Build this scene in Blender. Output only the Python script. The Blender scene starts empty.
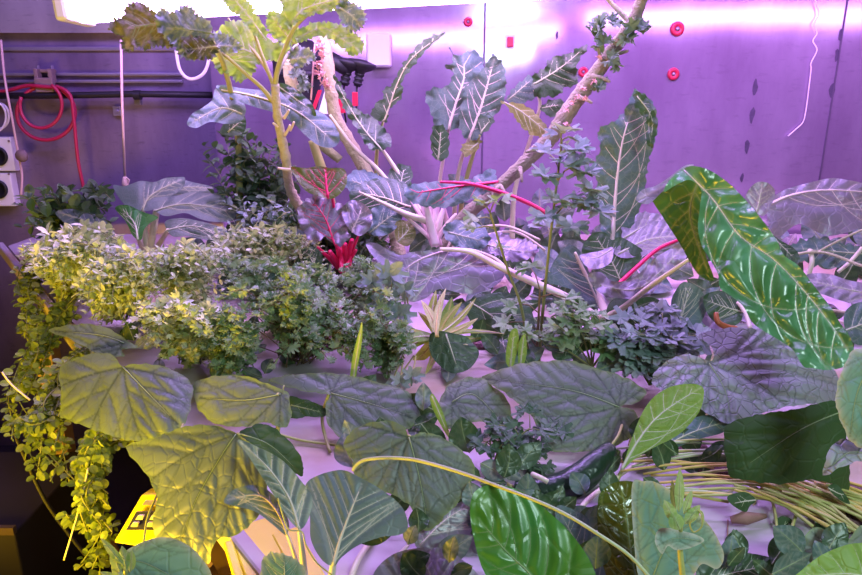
import bpy, bmesh, math, random
import numpy as np
from mathutils import Vector, Matrix, geometry
SC = bpy.context.scene
COL = SC.collection
PI = math.pi
rng = random.Random(7)
# ---------------------------------------------------------------- camera
CAMZ = 1.45; PITCH = math.radians(16); F = 676.0; TZ = 0.95
cam = bpy.data.cameras.new('camera'); co = bpy.data.objects.new('camera', cam); COL.objects.link(co)
co.location = (0, 0, CAMZ); co.rotation_euler = (PI/2 - PITCH, 0, 0)
cam.lens = F/862*36; cam.sensor_width = 36; cam.clip_start = 0.05
SC.camera = co
CP, SP = math.cos(PITCH), math.sin(PITCH)
def ray(px, py):
    a = (px-431)/F; b = -(py-287.5)/F
    return np.array([a, CP + b*SP, -SP + b*CP])
def rays(p):
    a = (p[:,0]-431)/F; b = -(p[:,1]-287.5)/F
    return np.stack([a, CP + b*SP, -SP + b*CP], 1)
def at(px, py, Y):
    d = ray(px, py); t = Y/d[1]
    return Vector((d[0]*t, Y, CAMZ + d[2]*t))
def tabY(py):
    return (CAMZ-TZ)/math.tan(PITCH + math.atan((py-287.5)/F))
def tab(px, py, h=0.0):
    d = ray(px, py); t = (TZ+h-CAMZ)/d[2]
    return Vector((d[0]*t, d[1]*t, TZ+h))
# ---------------------------------------------------------------- tags and links
def tag(o, label=None, cat=None, group=None, kind=None):
    if label: o['label'] = label
    if cat: o['category'] = cat
    if group: o['group'] = group
    if kind: o['kind'] = kind
    return o
def thing(name, loc, label, cat, group=None):
    o = bpy.data.objects.new(name, None); COL.objects.link(o)
    o.location = loc; o.empty_display_size = 0.05
    return tag(o, label, cat, group)
def origin(par):
    v = Vector((0, 0, 0))
    while par is not None:
        v = v + Vector(par.location); par = par.parent
    return v
def link(name, me, mat, par=None):
    o = bpy.data.objects.new(name, me); COL.objects.link(o)
    if mat is not None: me.materials.append(mat)
    if par is not None:
        off = origin(par)
        n = len(me.vertices); c = np.empty(n*3, 'f'); me.vertices.foreach_get('co', c)
        c = c.reshape(-1, 3) - np.array(off, 'f'); me.vertices.foreach_set('co', c.ravel())
        o.parent = par
    me.update()
    return o
class MB:
    def __init__(s): s.v = []; s.f = []; s.t = []
    def add(s, vs, fs, t=0.5):
        k = len(s.v); s.v += [tuple(v) for v in vs]; s.f += [tuple(i+k for i in f) for f in fs]
        s.t += [t]*len(vs)
    def box(s, c, d, rot=None):
        x, y, z = d[0]/2, d[1]/2, d[2]/2
        vs = [Vector((a, b, e)) for a in (-x, x) for b in (-y, y) for e in (-z, z)]
        if rot is not None: vs = [rot @ v for v in vs]
        vs = [v + Vector(c) for v in vs]
        s.add(vs, [(0,1,3,2),(4,6,7,5),(0,4,5,1),(2,3,7,6),(0,2,6,4),(1,5,7,3)])
    def tube(s, pts, rad, n=8, t=0.5, flat=1.0):
        pts = [Vector(p) for p in pts]
        m = len(pts)
        if not hasattr(rad, '__len__'): rad = [rad]*m
        vs = []; up = None
        for i, p in enumerate(pts):
            d = pts[min(i+1, m-1)] - pts[max(i-1, 0)]
            if d.length < 1e-9: d = Vector((0, 0, 1))
            d.normalize()
            if up is None:
                up = Vector((0, 0, 1)) if abs(d.z) < .9 else Vector((0, 1, 0))
            a = d.cross(up)
            if a.length < 1e-6: a = d.orthogonal()
            a.normalize(); up = a.cross(d).normalized()
            for k in range(n):
                an = 2*PI*k/n
                vs.append(p + (a*math.cos(an) + up*math.sin(an)*flat)*rad[i])
        fs = [(i*n+k, i*n+(k+1) % n, (i+1)*n+(k+1) % n, (i+1)*n+k) for i in range(m-1) for k in range(n)]
        fs.append(tuple(range(n))[::-1]); fs.append(tuple((m-1)*n+k for k in range(n)))
        s.add(vs, fs, t)
    def lathe(s, c, prof, axis=(0, 0, 1), n=20):
        ax = Vector(axis).normalized(); a = ax.orthogonal().normalized(); b = ax.cross(a)
        vs = [Vector(c) + ax*h + (a*math.cos(2*PI*k/n) + b*math.sin(2*PI*k/n))*max(r, 1e-5) for r, h in prof for k in range(n)]
        m = len(prof)
        fs = [(i*n+k, i*n+(k+1) % n, (i+1)*n+(k+1) % n, (i+1)*n+k) for i in range(m-1) for k in range(n)]
        fs.append(tuple(range(n))[::-1]); fs.append(tuple((m-1)*n+k for k in range(n)))
        s.add(vs, fs)
    def build(s, name, mat, par=None, smooth=False, bevel=0):
        me = bpy.data.meshes.new(name); me.from_pydata(s.v, [], s.f); me.update()
        at_ = me.attributes.new('tint', 'FLOAT', 'POINT'); at_.data.foreach_set('value', s.t)
        if smooth: me.polygons.foreach_set('use_smooth', [True]*len(me.polygons))
        o = link(name, me, mat, par)
        bm = bmesh.new(); bm.from_mesh(me); bmesh.ops.recalc_face_normals(bm, faces=bm.faces); bm.to_mesh(me); bm.free()
        if bevel:
            b = o.modifiers.new('bevel', 'BEVEL'); b.width = bevel; b.segments = 2; b.limit_method = 'ANGLE'
        return o
def crom(pts, seg=6, closed=False):
    P = [np.array(p, float) for p in pts]; n = len(P); out = []
    rngi = range(n) if closed else range(n-1)
    for i in rngi:
        if closed: a, b, c, d = P[(i-1) % n], P[i], P[(i+1) % n], P[(i+2) % n]
        else: a, b, c, d = P[max(i-1, 0)], P[i], P[i+1], P[min(i+2, n-1)]
        for k in range(seg):
            t = k/seg
            out.append(.5*((2*b) + (c-a)*t + (2*a-5*b+4*c-d)*t*t + (3*b-3*c+d-a)*t**3))
    if not closed: out.append(P[-1])
    return out
# ---------------------------------------------------------------- materials
def newmat(name):
    m = bpy.data.materials.new(name); m.use_nodes = True
    nt = m.node_tree; nt.nodes.clear()
    return m, nt, nt.nodes, nt.links
def rgba(c): return (c[0], c[1], c[2], 1)
def mixrgb(N, L, fac, a, b, blend='MIX'):
    x = N.new('ShaderNodeMix'); x.data_type = 'RGBA'; x.blend_type = blend
    for sock, v in ((x.inputs[0], fac), (x.inputs[6], a), (x.inputs[7], b)):
        if hasattr(v, 'links'): L.new(v, sock)
        elif hasattr(v, '__len__'): sock.default_value = rgba(v)
        else: sock.default_value = v
    return x.outputs[2]
def plain(name, col, rough=.5, metal=0, var=.15, scale=8, bump=0, bscale=60, spec=.5):
    m, nt, N, L = newmat(name)
    out = N.new('ShaderNodeOutputMaterial'); p = N.new('ShaderNodeBsdfPrincipled')
    tc = N.new('ShaderNodeTexCoord'); nz = N.new('ShaderNodeTexNoise'); nz.inputs['Scale'].default_value = scale
    nz.inputs['Detail'].default_value = 5
    L.new(tc.outputs['Object'], nz.inputs['Vector'])
    c = mixrgb(N, L, nz.outputs[0], [x*(1-var) for x in col], [min(1, x*(1+var)) for x in col])
    L.new(c, p.inputs['Base Color'])
    p.inputs['Roughness'].default_value = rough; p.inputs['Metallic'].default_value = metal
    p.inputs['Specular IOR Level'].default_value = spec
    if bump:
        n2 = N.new('ShaderNodeTexNoise'); n2.inputs['Scale'].default_value = bscale
        L.new(tc.outputs['Object'], n2.inputs['Vector'])
        b = N.new('ShaderNodeBump'); b.inputs['Strength'].default_value = bump; b.inputs['Distance'].default_value = .01
        L.new(n2.outputs[0], b.inputs['Height']); L.new(b.outputs[0], p.inputs['Normal'])
    L.new(p.outputs[0], out.inputs[0])
    return m
def emit(name, col, st):
    m, nt, N, L = newmat(name)
    out = N.new('ShaderNodeOutputMaterial'); e = N.new('ShaderNodeEmission')
    e.inputs[0].default_value = rgba(col); e.inputs[1].default_value = st
    L.new(e.outputs[0], out.inputs[0]); return m
def leafmat(name, col, col2=None, vein=(.3,.36,.2), edge=None, rough=.45, trans=.3, tcol=None, cell=90, bump=.3, nscale=14, spec=.5, veinmix=.8, ret=.12):
    """leaf tissue: two greens mottled, vein colour on attribute 'vein', margin colour on 'edge'"""
    m, nt, N, L = newmat(name)
    out = N.new('ShaderNodeOutputMaterial'); p = N.new('ShaderNodeBsdfPrincipled')
    tc = N.new('ShaderNodeTexCoord'); nz = N.new('ShaderNodeTexNoise')
    nz.inputs['Scale'].default_value = nscale; nz.inputs['Detail'].default_value = 4
    L.new(tc.outputs['Object'], nz.inputs['Vector'])
    rp = N.new('ShaderNodeMapRange'); rp.inputs[1].default_value = .35; rp.inputs[2].default_value = .65
    L.new(nz.outputs[0], rp.inputs[0])
    col2 = col2 or [x*.65 for x in col]
    c = mixrgb(N, L, rp.outputs[0], col, col2)
    def attr(n):
        a = N.new('ShaderNodeAttribute'); a.attribute_name = n; return a.outputs['Fac']
    if edge: c = mixrgb(N, L, attr('edge'), c, edge)
    vo = N.new('ShaderNodeTexVoronoi'); vo.feature = 'DISTANCE_TO_EDGE'; vo.inputs['Scale'].default_value = cell
    L.new(tc.outputs['Object'], vo.inputs['Vector'])
    vr = N.new('ShaderNodeMapRange'); vr.inputs[1].default_value = 0; vr.inputs[2].default_value = .09
    L.new(vo.outputs['Distance'], vr.inputs[0])
    c = mixrgb(N, L, vr.outputs[0], mixrgb(N, L, ret, c, vein), c)
    vm = N.new('ShaderNodeMath'); vm.operation = 'MULTIPLY'; vm.inputs[1].default_value = veinmix
    L.new(attr('vein'), vm.inputs[0])
    c = mixrgb(N, L, vm.outputs[0], c, vein)
    L.new(c, p.inputs['Base Color']); p.inputs['Roughness'].default_value = rough
    p.inputs['Specular IOR Level'].default_value = spec
    b = N.new('ShaderNodeBump'); b.inputs['Strength'].default_value = bump; b.inputs['Distance'].default_value = .0015
    L.new(vr.outputs[0], b.inputs['Height'])
    n5 = N.new('ShaderNodeTexNoise'); n5.inputs['Scale'].default_value = cell*.7; n5.inputs['Detail'].default_value = 2; L.new(tc.outputs['Object'], n5.inputs['Vector'])
    b2 = N.new('ShaderNodeBump'); b2.inputs['Strength'].default_value = min(1, bump*.8); b2.inputs['Distance'].default_value = .004
    L.new(n5.outputs[0], b2.inputs['Height']); L.new(b.outputs[0], b2.inputs['Normal']); L.new(b2.outputs[0], p.inputs['Normal'])
    tr = N.new('ShaderNodeBsdfTranslucent')
    tcol = tcol or (1.5, 1.6, .5)
    L.new(mixrgb(N, L, 1.0, c, tcol, 'MULTIPLY'), tr.inputs[0])
    mx = N.new('ShaderNodeMixShader'); mx.inputs[0].default_value = trans
    L.new(p.outputs[0], mx.inputs[1]); L.new(tr.outputs[0], mx.inputs[2]); L.new(mx.outputs[0], out.inputs[0])
    return m
def herbmat(name, a, b, rough=.5, trans=.3):
    m, nt, N, L = newmat(name)
    out = N.new('ShaderNodeOutputMaterial'); p = N.new('ShaderNodeBsdfPrincipled')
    t = N.new('ShaderNodeAttribute'); t.attribute_name = 'tint'
    c = mixrgb(N, L, t.outputs['Fac'], a, b)
    L.new(c, p.inputs['Base Color']); p.inputs['Roughness'].default_value = rough
    tr = N.new('ShaderNodeBsdfTranslucent'); L.new(mixrgb(N, L, 1.0, c, (1.4, 1.5, .5), 'MULTIPLY'), tr.inputs[0])
    mx = N.new('ShaderNodeMixShader'); mx.inputs[0].default_value = trans
    L.new(p.outputs[0], mx.inputs[1]); L.new(tr.outputs[0], mx.inputs[2]); L.new(mx.outputs[0], out.inputs[0])
    return m
# ---------------------------------------------------------------- leaves
def inside(poly, p):
    x, y = p[:,0], p[:,1]; r = np.zeros(len(p), bool); n = len(poly); j = n-1
    for i in range(n):
        xi, yi = poly[i]; xj, yj = poly[j]
        if yi != yj:
            r ^= ((yi > y) != (yj > y)) & (x < (xj-xi)*(y-yi)/(yj-yi)+xi)
        j = i
    return r
def segd(p, a, b):
    ab = b-a; l = (ab*ab).sum(1)+1e-9
    ap = p[:,None,:]-a[None]; t = np.clip((ap*ab[None]).sum(2)/l[None], 0, 1)
    d = ap - t[...,None]*ab[None]
    return np.sqrt((d*d).sum(2)), t
def rot2(v, an):
    c, s = math.cos(an), math.sin(an); return np.array([v[0]*c-v[1]*s, v[0]*s+v[1]*c])
def march(poly, p, d, bend, step, mx):
    out = [p.copy()]
    for i in range(mx):
        q = out[-1] + d*step
        if not inside(poly, q[None])[0]: break
        out.append(q); d = rot2(d, bend)
    return out
def resample(pl, step):
    pl = np.array(pl); o = [pl[0]]
    for a, b in zip(pl[:-1], pl[1:]):
        n = max(1, int(np.linalg.norm(b-a)/step))
        for k in range(1, n+1): o.append(a+(b-a)*k/n)
    return np.array(o)
def leaf(par, out, Y, rib, mat, el=50, az=0, style='pin', n=7, ang=50, fold=.15, droop=.0, ruffle=(0, 0, 6), teeth=0, tfreq=.5,
         s=None, vw=1.3, ribr=None, ribmat=None, quilt=1.0, qw=4.0, label=None, curl=0, name='leaf', floor=True, veins=True):
    """one leaf blade: outline traced as seen, laid on its own tilted plane in the room, folded at the midrib,
    puckered between its veins and waved at the margin"""
    r2 = np.random.RandomState(int(abs(out[0][0]*31+out[0][1]*7+Y*100)) % 99991)
    poly = np.array(crom(out, 7, True)); poly = resample(np.vstack([poly, poly[:1]]), 2.2)[:-1]
    c0 = poly.mean(0)
    if teeth:
        seg = np.linalg.norm(np.diff(np.vstack([poly, poly[:1]]), axis=0), axis=1); arc = np.cumsum(seg)
        nx = np.roll(poly, -1, 0)-np.roll(poly, 1, 0); nrm = np.stack([nx[:,1], -nx[:,0]], 1); nrm /= np.linalg.norm(nrm, axis=1)[:,None]+1e-9
        area = 0.5*np.sum(poly[:,0]*np.roll(poly[:,1], -1)-np.roll(poly[:,0], -1)*poly[:,1])
        if area < 0: nrm = -nrm
        w = np.sin(arc*tfreq)+.6*np.sin(arc*tfreq*1.73+1)+.5*r2.randn(len(poly))
        poly = poly + nrm*(w*teeth*.5)[:,None]
    mn, mxx = poly.min(0), poly.max(0)
    diag = np.linalg.norm(mxx-mn)
    if s is None: s = 2.0 if diag > 60 else 1.6
    gx = np.arange(mn[0], mxx[0], s); gy = np.arange(mn[1], mxx[1], s*.87)
    G = np.array([(x+(s/2 if j % 2 else 0), y) for j, y in enumerate(gy) for x in gx])
    G = G + r2.uniform(-.15, .15, G.shape)*s
    G = G[inside(poly, G)]
    R = resample(np.array(crom(rib, 5)), 2.0)
    base, L = R[0], np.linalg.norm(np.diff(R, axis=0), axis=1).sum()
    # ---- vein network
    V = []   # (polyline, width)
    V.append((R, 1.0))
    cum = np.concatenate([[0], np.cumsum(np.linalg.norm(np.diff(R, axis=0), axis=1))])
    def along(t):
        x = t*L; i = min(np.searchsorted(cum, x), len(R)-1); i = max(i, 1)
        d = R[i]-R[i-1]; return R[i], d/(np.linalg.norm(d)+1e-9)
    def laterals(line, n, ang, step, mx, w, bend, t0=.08):
        ln = resample(line, 2.0); m = len(ln)
        for k in range(n):
            i0 = int(m*(t0+(1-t0)*.93*(k+.5)/n))
            for sg in (1, -1):
                i = min(max(i0+int(r2.uniform(-.3, .3)*m/n), 1), m-1)
                d = ln[i]-ln[i-1]; d = d/(np.linalg.norm(d)+1e-9)
                an = math.radians(ang+r2.uniform(-13, 13))*sg
                pl = march(poly, ln[i]+d*sg*1.5, rot2(d, an), -sg*bend, step, mx)
                if len(pl) > 2: V.append((np.array(pl), w*(1-.3*k/n)))
    if style == 'fan':
        for t0, a_ in ((.0, 26), (.10, 34), (.24, 36), (.40, 38), (.56, 40), (.74, 42)):
            for sg in (1, -1):
                p_, d_ = along(t0+.03); pl = march(poly, p_, rot2(d_, math.radians(a_)*sg), sg*.006, 3.0, int(diag/3))
                if len(pl) > 3: V.append((np.array(pl), .7-.3*t0))
    elif style == 'pin':
        laterals(R, n, ang, 3.0, int(diag/3), .42, .035)
    else:
        d0 = R[min(6, len(R)-1)]-R[0]; d0 = d0/np.linalg.norm(d0)
        mains = [R]
        for a_ in (38, 80, 125):
            for sg in (1, -1):
                pl = march(poly, base+d0*1.0, rot2(d0, math.radians(a_)*sg), -sg*.012, 3.0, int(diag/3))
                if len(pl) > 4: V.append((np.array(pl), .75)); mains.append(np.array(pl))
        for mm in mains: laterals(mm, max(2, int(len(mm)*(3 if mm is not R else 2)/ (26))), 42, 3.0, int(diag/7), .4, .02, .2)
    VP = []
    for pl, w in V:
        q = resample(pl, 2.2); VP.append(q[inside(poly, q)])
    VP = np.vstack([q for q in VP if len(q)])
    # drop grid points too near vein points
    A = np.vstack([v[0][:-1] for v in V]); B = np.vstack([v[0][1:] for v in V]); W = np.concatenate([np.full(len(v[0])-1, v[1]) for v in V])
    TP = np.concatenate([np.linspace(0, 1, len(v[0])-1) for v in V])
    # distance to outline and veins
    def near(P, A, B):
        out_d = []; out_i = []
        for k in range(0, len(P), 1500):
            d, t = segd(P[k:k+1500], A, B); i = d.argmin(1); out_d.append(d[np.arange(len(i)), i]); out_i.append(i)
        return np.concatenate(out_d), np.concatenate(out_i)
    if len(G):
        dO, _ = near(G, poly, np.roll(poly, -1, 0)); dV, _ = near(G, A, B)
        G = G[(dO > s*.45) & (dV > s*.4)]
    vv = [Vector(p) for p in poly] + [Vector(p) for p in G] + [Vector(p) for p in VP]
    ed = [(i, (i+1) % len(poly)) for i in range(len(poly))]
    cv, ce, cf, _, _, _ = geometry.delaunay_2d_cdt(vv, ed, [], 1, 1e-4)
    P = np.array([(v.x, v.y) for v in cv])
    dO, iO = near(P, poly, np.roll(poly, -1, 0))
    dV = np.empty(len(P)); vein = np.empty(len(P))
    for k in range(0, len(P), 1500):
        d, t = segd(P[k:k+1500], A, B)
        dV[k:k+1500] = d.min(1)
        wv = (vw*W*(1.15-.6*TP))[None]
        vein[k:k+1500] = (np.exp(-(d/wv)**2)*np.minimum(1, .1+.95*W)[None]).max(1)
    dR, iR = near(P, R[:-1], R[1:])
    # ---- lay on the plane
    e, z = math.radians(el), math.radians(az)
    nrm = np.array([math.sin(z)*math.cos(e), -math.cos(z)*math.cos(e), math.sin(e)])
    A0 = np.array(at(c0[0], c0[1], Y)); D = rays(P)
    den = D@nrm
    den = np.where(np.abs(den) < .18, -.18, den)
    cam0 = np.array([0, 0, CAMZ])
    t = ((A0-cam0)@nrm)/den
    t = np.clip(t, .72*Y, 1.35*Y)
    u = t.mean()/F                 # metres per pixel about here
    sc = min(1, diag/100)
    h = -fold*dR*u
    h += quilt*.9*u*(1-np.exp(-(dV/qw)**2))*1.6
    h += -droop*((np.linalg.norm(P-base, axis=1)/diag)**2)*diag*u
    h += -curl*np.maximum(0, np.linalg.norm(P-c0, axis=1)/diag-.25)**2*diag*u*4
    if ruffle[0]:
        seg = np.linalg.norm(np.roll(poly, -1, 0)-poly, axis=1); arc = np.concatenate([[0], np.cumsum(seg)])[:-1]
        ph = arc[iO]*ruffle[1]
        h += ruffle[0]*u*np.exp(-dO/ruffle[2])*(np.sin(ph)+.5*np.sin(ph*1.63+c0[0])+.35*np.sin(ph*.41+c0[1]))
    t2 = t - h/np.maximum(.45, -den)
    W3 = cam0 + D*t2[:,None]
    if floor:
        low = (W3[:,2] < TZ+.012) & (W3[:,0] > -1.2)
        tt = (TZ+.012+.004*(Y % .1)*10-CAMZ)/D[:,2]
        t2 = np.where(low & (tt > 0), tt, t2)
        W3 = cam0 + D*t2[:,None]
    me = bpy.data.meshes.new(name)
    me.from_pydata(W3.tolist(), [], [list(f) for f in cf]); me.update()
    for nm, val in (('vein', vein), ('edge', np.exp(-dO/4.0))):
        a = me.attributes.new(nm, 'FLOAT', 'POINT'); a.data.foreach_set('value', val.astype('f'))
    me.polygons.foreach_set('use_smooth', [True]*len(me.polygons))
    bm = bmesh.new(); bm.from_mesh(me); bmesh.ops.recalc_face_normals(bm, faces=bm.faces)
    bm.to_mesh(me); bm.free()
    o = link(name, me, mat, par)
    if label: o['label'] = label
    if ribr is None: ribr = 1.0
    if ribr:
        rr = R[:max(3, int(len(R)*.93))]
        idx = [int(np.argmin(((P-q)**2).sum(1))) for q in rr[::2]]
        pts = [Vector(W3[i]) for i in idx]
        if len(pts) > 2:
            m = MB(); m.tube(pts, [ribr*u*(1-.8*k/len(pts)) for k in range(len(pts))], 6, flat=.7)
            if veins and style != 'palm':
                for pl, w_ in V[1:]:
                    q = [int(np.argmin(((P-x)**2).sum(1))) for x in [pl[0]-(pl[1]-pl[0])*.4]+list(pl[:int(len(pl)*.9)])]
                    q = [a for k, a in enumerate(q) if k == 0 or a != q[k-1]]
                    if len(q) > 2:
                        vp = [Vector(W3[i]) for i in q]
                        vp = [vp[0]]+[(vp[k-1]+vp[k]*2+vp[k+1])/4 for k in range(1, len(vp)-1)]+[vp[-1]]
                        m.tube(vp, [min(.5, ribr*.36)*u*(1-.8*k/len(vp)) for k in range(len(vp))], 4)
            m.build('midrib', ribmat or MID, o, True)
    return o
def oval(b, t, w, k=.45, bend=0, pts=7):
    """outline of a plain leaf between base pixel b and tip pixel t, w pixels wide"""
    b, t = np.array(b, float), np.array(t, float); d = t-b; L = np.linalg.norm(d); d /= L; nn = np.array([-d[1], d[0]])
    up = []; dn = []; rib = []
    for i in range(pts+1):
        x = i/pts; wd = w/2*(math.sin(PI*x**(math.log(.5)/math.log(k)))**.8 if 0 < x < 1 else .03)
        c = b+d*L*x+nn*bend*L*math.sin(PI*x)
        up.append(c+nn*wd); dn.append(c-nn*wd); rib.append(tuple(c))
    return [tuple(p) for p in up+dn[::-1]], rib
def aleaf(par, b, t, w, Y, mat, bend=0, k=.45, **kw):
    o, r = oval(b, t, w, k, bend); return leaf(par, o, Y, r, mat, **kw)
def stem(par, pts, rad, mat, name='stem', n=8, knots=0, label=None, seg=6, flat=1):
    """pts: (px, py, Y); rad in pixels (one, or one per point)"""
    P = crom([tuple(at(*p)) for p in pts], seg); m = len(P)
    r0 = rad if hasattr(rad, '__len__') else [rad]*len(pts)
    r = np.interp(np.linspace(0, len(pts)-1, m), range(len(pts)), r0)
    Ym = np.interp(np.linspace(0, len(pts)-1, m), range(len(pts)), [p[2] for p in pts])
    r = r*Ym/F
    if knots: r = r*(1+knots*np.maximum(0, np.sin(np.arange(m)*1.9+pts[0][0]))**3)
    mb = MB(); mb.tube([Vector(p) for p in P], list(r), n, flat=flat)
    o = mb.build(name, mat, par, True)
    if label: o['label'] = label
    return o
# ---------------------------------------------------------------- small leaved herbs
def lf_oval(L, w, k=7):
    o = [(0, 0)]
    for i in range(1, k): x = i/k; o.append((L*x, w/2*math.sin(PI*x)**.7))
    o.append((L, 0))
    for i in range(k-1, 0, -1): x = i/k; o.append((L*x, -w/2*math.sin(PI*x)**.7))
    return o
def lf_round(L, w): 
    return [(0, 0)]+[(L*.5-L*.5*math.cos(a), w/2*math.sin(a)) for a in [PI*k/10*1.0 for k in range(1, 20)]]
def lf_lobed(L, w, lobes=3, depth=.45, teeth=1):
    """a fan with cut lobes (parsley, kale sprout)"""
    o = [(0, 0)]; n = lobes*6
    for i in range(n+1):
        a = -1.25+2.5*i/n
        r = L*(1-depth*.5*(1+math.cos(2*PI*lobes*i/n)))*(1-.12*teeth*(i % 2))
        r *= (1-.28*(abs(a)/1.25)**2)
        o.append((r*math.cos(a*.85), r*math.sin(a)*w/L*1.1))
    return o
def put_leaflet(mb, shape, pos, d, up, cup=.25, curl=.2, tint=.5, jag=0, r=rng):
    """one leaflet lying along d, facing up; cupped and curled in depth, a fan round a raised middle point"""
    d = d.normalized(); s = d.cross(up)
    if s.length < 1e-6: s = d.orthogonal()
    s.normalize(); u = s.cross(d).normalized()
    L = max(p[0] for p in shape) or .01
    vs = []
    for i, (x, y) in enumerate(shape):
        z = cup*abs(y) - curl*x*x/L + (r.uniform(-jag, jag)*L if i else 0)
        vs.append(pos + d*x + s*y + u*z)
    c = pos + d*L*.48 + u*(-curl*L*.23)
    vs.append(c); k = len(vs)-1
    mb.add(vs, [(i, (i+1) % k, k) for i in range(k)], tint)
def rdir(r, el0=0, el1=90):
    a = r.uniform(0, 2*PI); e = math.radians(r.uniform(el0, el1))
    return Vector((math.cos(a)*math.cos(e), math.sin(a)*math.cos(e), math.sin(e)))
def rand_in(poly, r):
    P = np.array(poly); mn, mx = P.min(0), P.max(0)
    while True:
        q = np.array([[r.uniform(mn[0], mx[0]), r.uniform(mn[1], mx[1])]])
        if inside(P, q)[0]: return q[0]
def herb(name, label, cat, crown, poly, Yr, nst, mat, smat, shape='oval', size=.012, asp=.7, pairs=5, sp=.014, tuft=0, seed=1, group=None,
         stemr=.0009, up=.7, jag=0, droop=0, curl=.2, szv=.35, spread=.012, parent=None, leafname='foliage', rough=1):
    """stems rise from the crown (px,py,Y) to points scattered through the canopy volume; leaflets in pairs and a tip tuft"""
    r = random.Random(seed)
    base = at(*crown)
    root = parent or thing(name, base, label, cat, group)
    ms, ml = MB(), MB()
    for k in range(nst):
        q = rand_in(poly, r); Y = r.uniform(*Yr)
        end = at(q[0], q[1], Y)
        b = base + Vector((r.gauss(0, spread), r.gauss(0, spread), 0))
        mid = b.lerp(end, .55) + Vector((r.gauss(0, .015), r.gauss(0, .015), (.25*(end-b).length if not droop else .12+.1*r.random())))
        pts = [Vector(p) for p in crom([b, mid, end], 8)]
        ms.tube(pts, [stemr*(1.3-.7*i/len(pts)) for i in range(len(pts))], 5, r.random())
        # leaf pairs measured back from the tip
        acc = 0; i = len(pts)-1; a0 = r.uniform(0, PI); n = 0
        tipd = (pts[-1]-pts[-2]).normalized()
        def shp(f):
            L = size*f*(1+r.uniform(-szv, szv)); w = L*asp
            if shape == 'oval': return lf_oval(L, w)
            if shape == 'round': return lf_round(L, w)
            if shape == 'lobed': return lf_lobed(L, w)
            return lf_lobed(L, w, 5, .35)
        for t in range(max(2, tuft)):
            d = (tipd*.6 + rdir(r, -10, 70)).normalized()
            put_leaflet(ml, shp(.8), pts[-1], d, Vector((0, 0, 1))+tipd*.3, .25, curl, r.random(), jag, r)
        while n < pairs and i > 1:
            seg = (pts[i]-pts[i-1]).length; acc += seg; i -= 1
            if acc >= sp:
                acc = 0; n += 1; p = pts[i]; dd = (pts[i+1]-pts[i]).normalized(); a0 += PI/2+r.uniform(-.3, .3)
                o1 = dd.orthogonal().normalized(); o2 = dd.cross(o1)
                for sg in (0, PI):
                    dv = (o1*math.cos(a0+sg) + o2*math.sin(a0+sg))
                    d = (dv + dd*.3 + Vector((0, 0, up*.5))).normalized()
                    put_leaflet(ml, shp(1+.1*n), p+dv*stemr, d, Vector((r.gauss(0, .35), r.gauss(0, .35), 1)), .25, curl, r.random(), jag, r)
    ml.build(leafname, mat, root, rough > 1); ms.build('stems', smat, root, True)
    return root
def sprig(par, pts, mat, smat, size=.03, n=5, seed=1, rad=1.0, shape='lobed', asp=1.0, jag=.08, name='stem', leaflets=5, t0=.15, br=.04):
    """a flat-leaf parsley shoot: one upright stem, side stalks each with a hand of lobed leaflets"""
    r = random.Random(seed)
    P = [Vector(p) for p in crom([tuple(at(*p)) for p in pts], 8)]
    m = MB(); u = pts[0][2]/F
    m.tube(P, [rad*u*(1.2-.6*i/len(P)) for i in range(len(P))], 6)
    ml = MB()
    for k in range(n):
        i = min(len(P)-1, int(len(P)*(t0+(1-t0)*(k+1)/n))); p = P[i]
        d = rdir(r, 0, 50); ln = br*r.uniform(.6, 1.2)
        e = p+d*ln; m.tube([p, p.lerp(e, .5)+Vector((0, 0, .15*ln)), e], rad*u*.5, 5)
        for q in range(leaflets):
            a = (q-(leaflets-1)/2)*.75
            side = d.cross(Vector((0, 0, 1))).normalized()
            dd = (d*math.cos(a)+side*math.sin(a)+Vector((0, 0, r.uniform(-.3, .2)))).normalized()
            L = size*r.uniform(.7, 1.15)
            put_leaflet(ml, lf_lobed(L, L*asp, 3, .5) if shape == 'lobed' else lf_oval(L, L*asp), e+dd*size*.15*(abs(q-2)), dd,
                        Vector((r.gauss(0, .25), -.35, 1)), .2, .25, r.random(), jag, r)
    m.build(name, smat, par, True); ml.build('foliage', mat, par)
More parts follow.
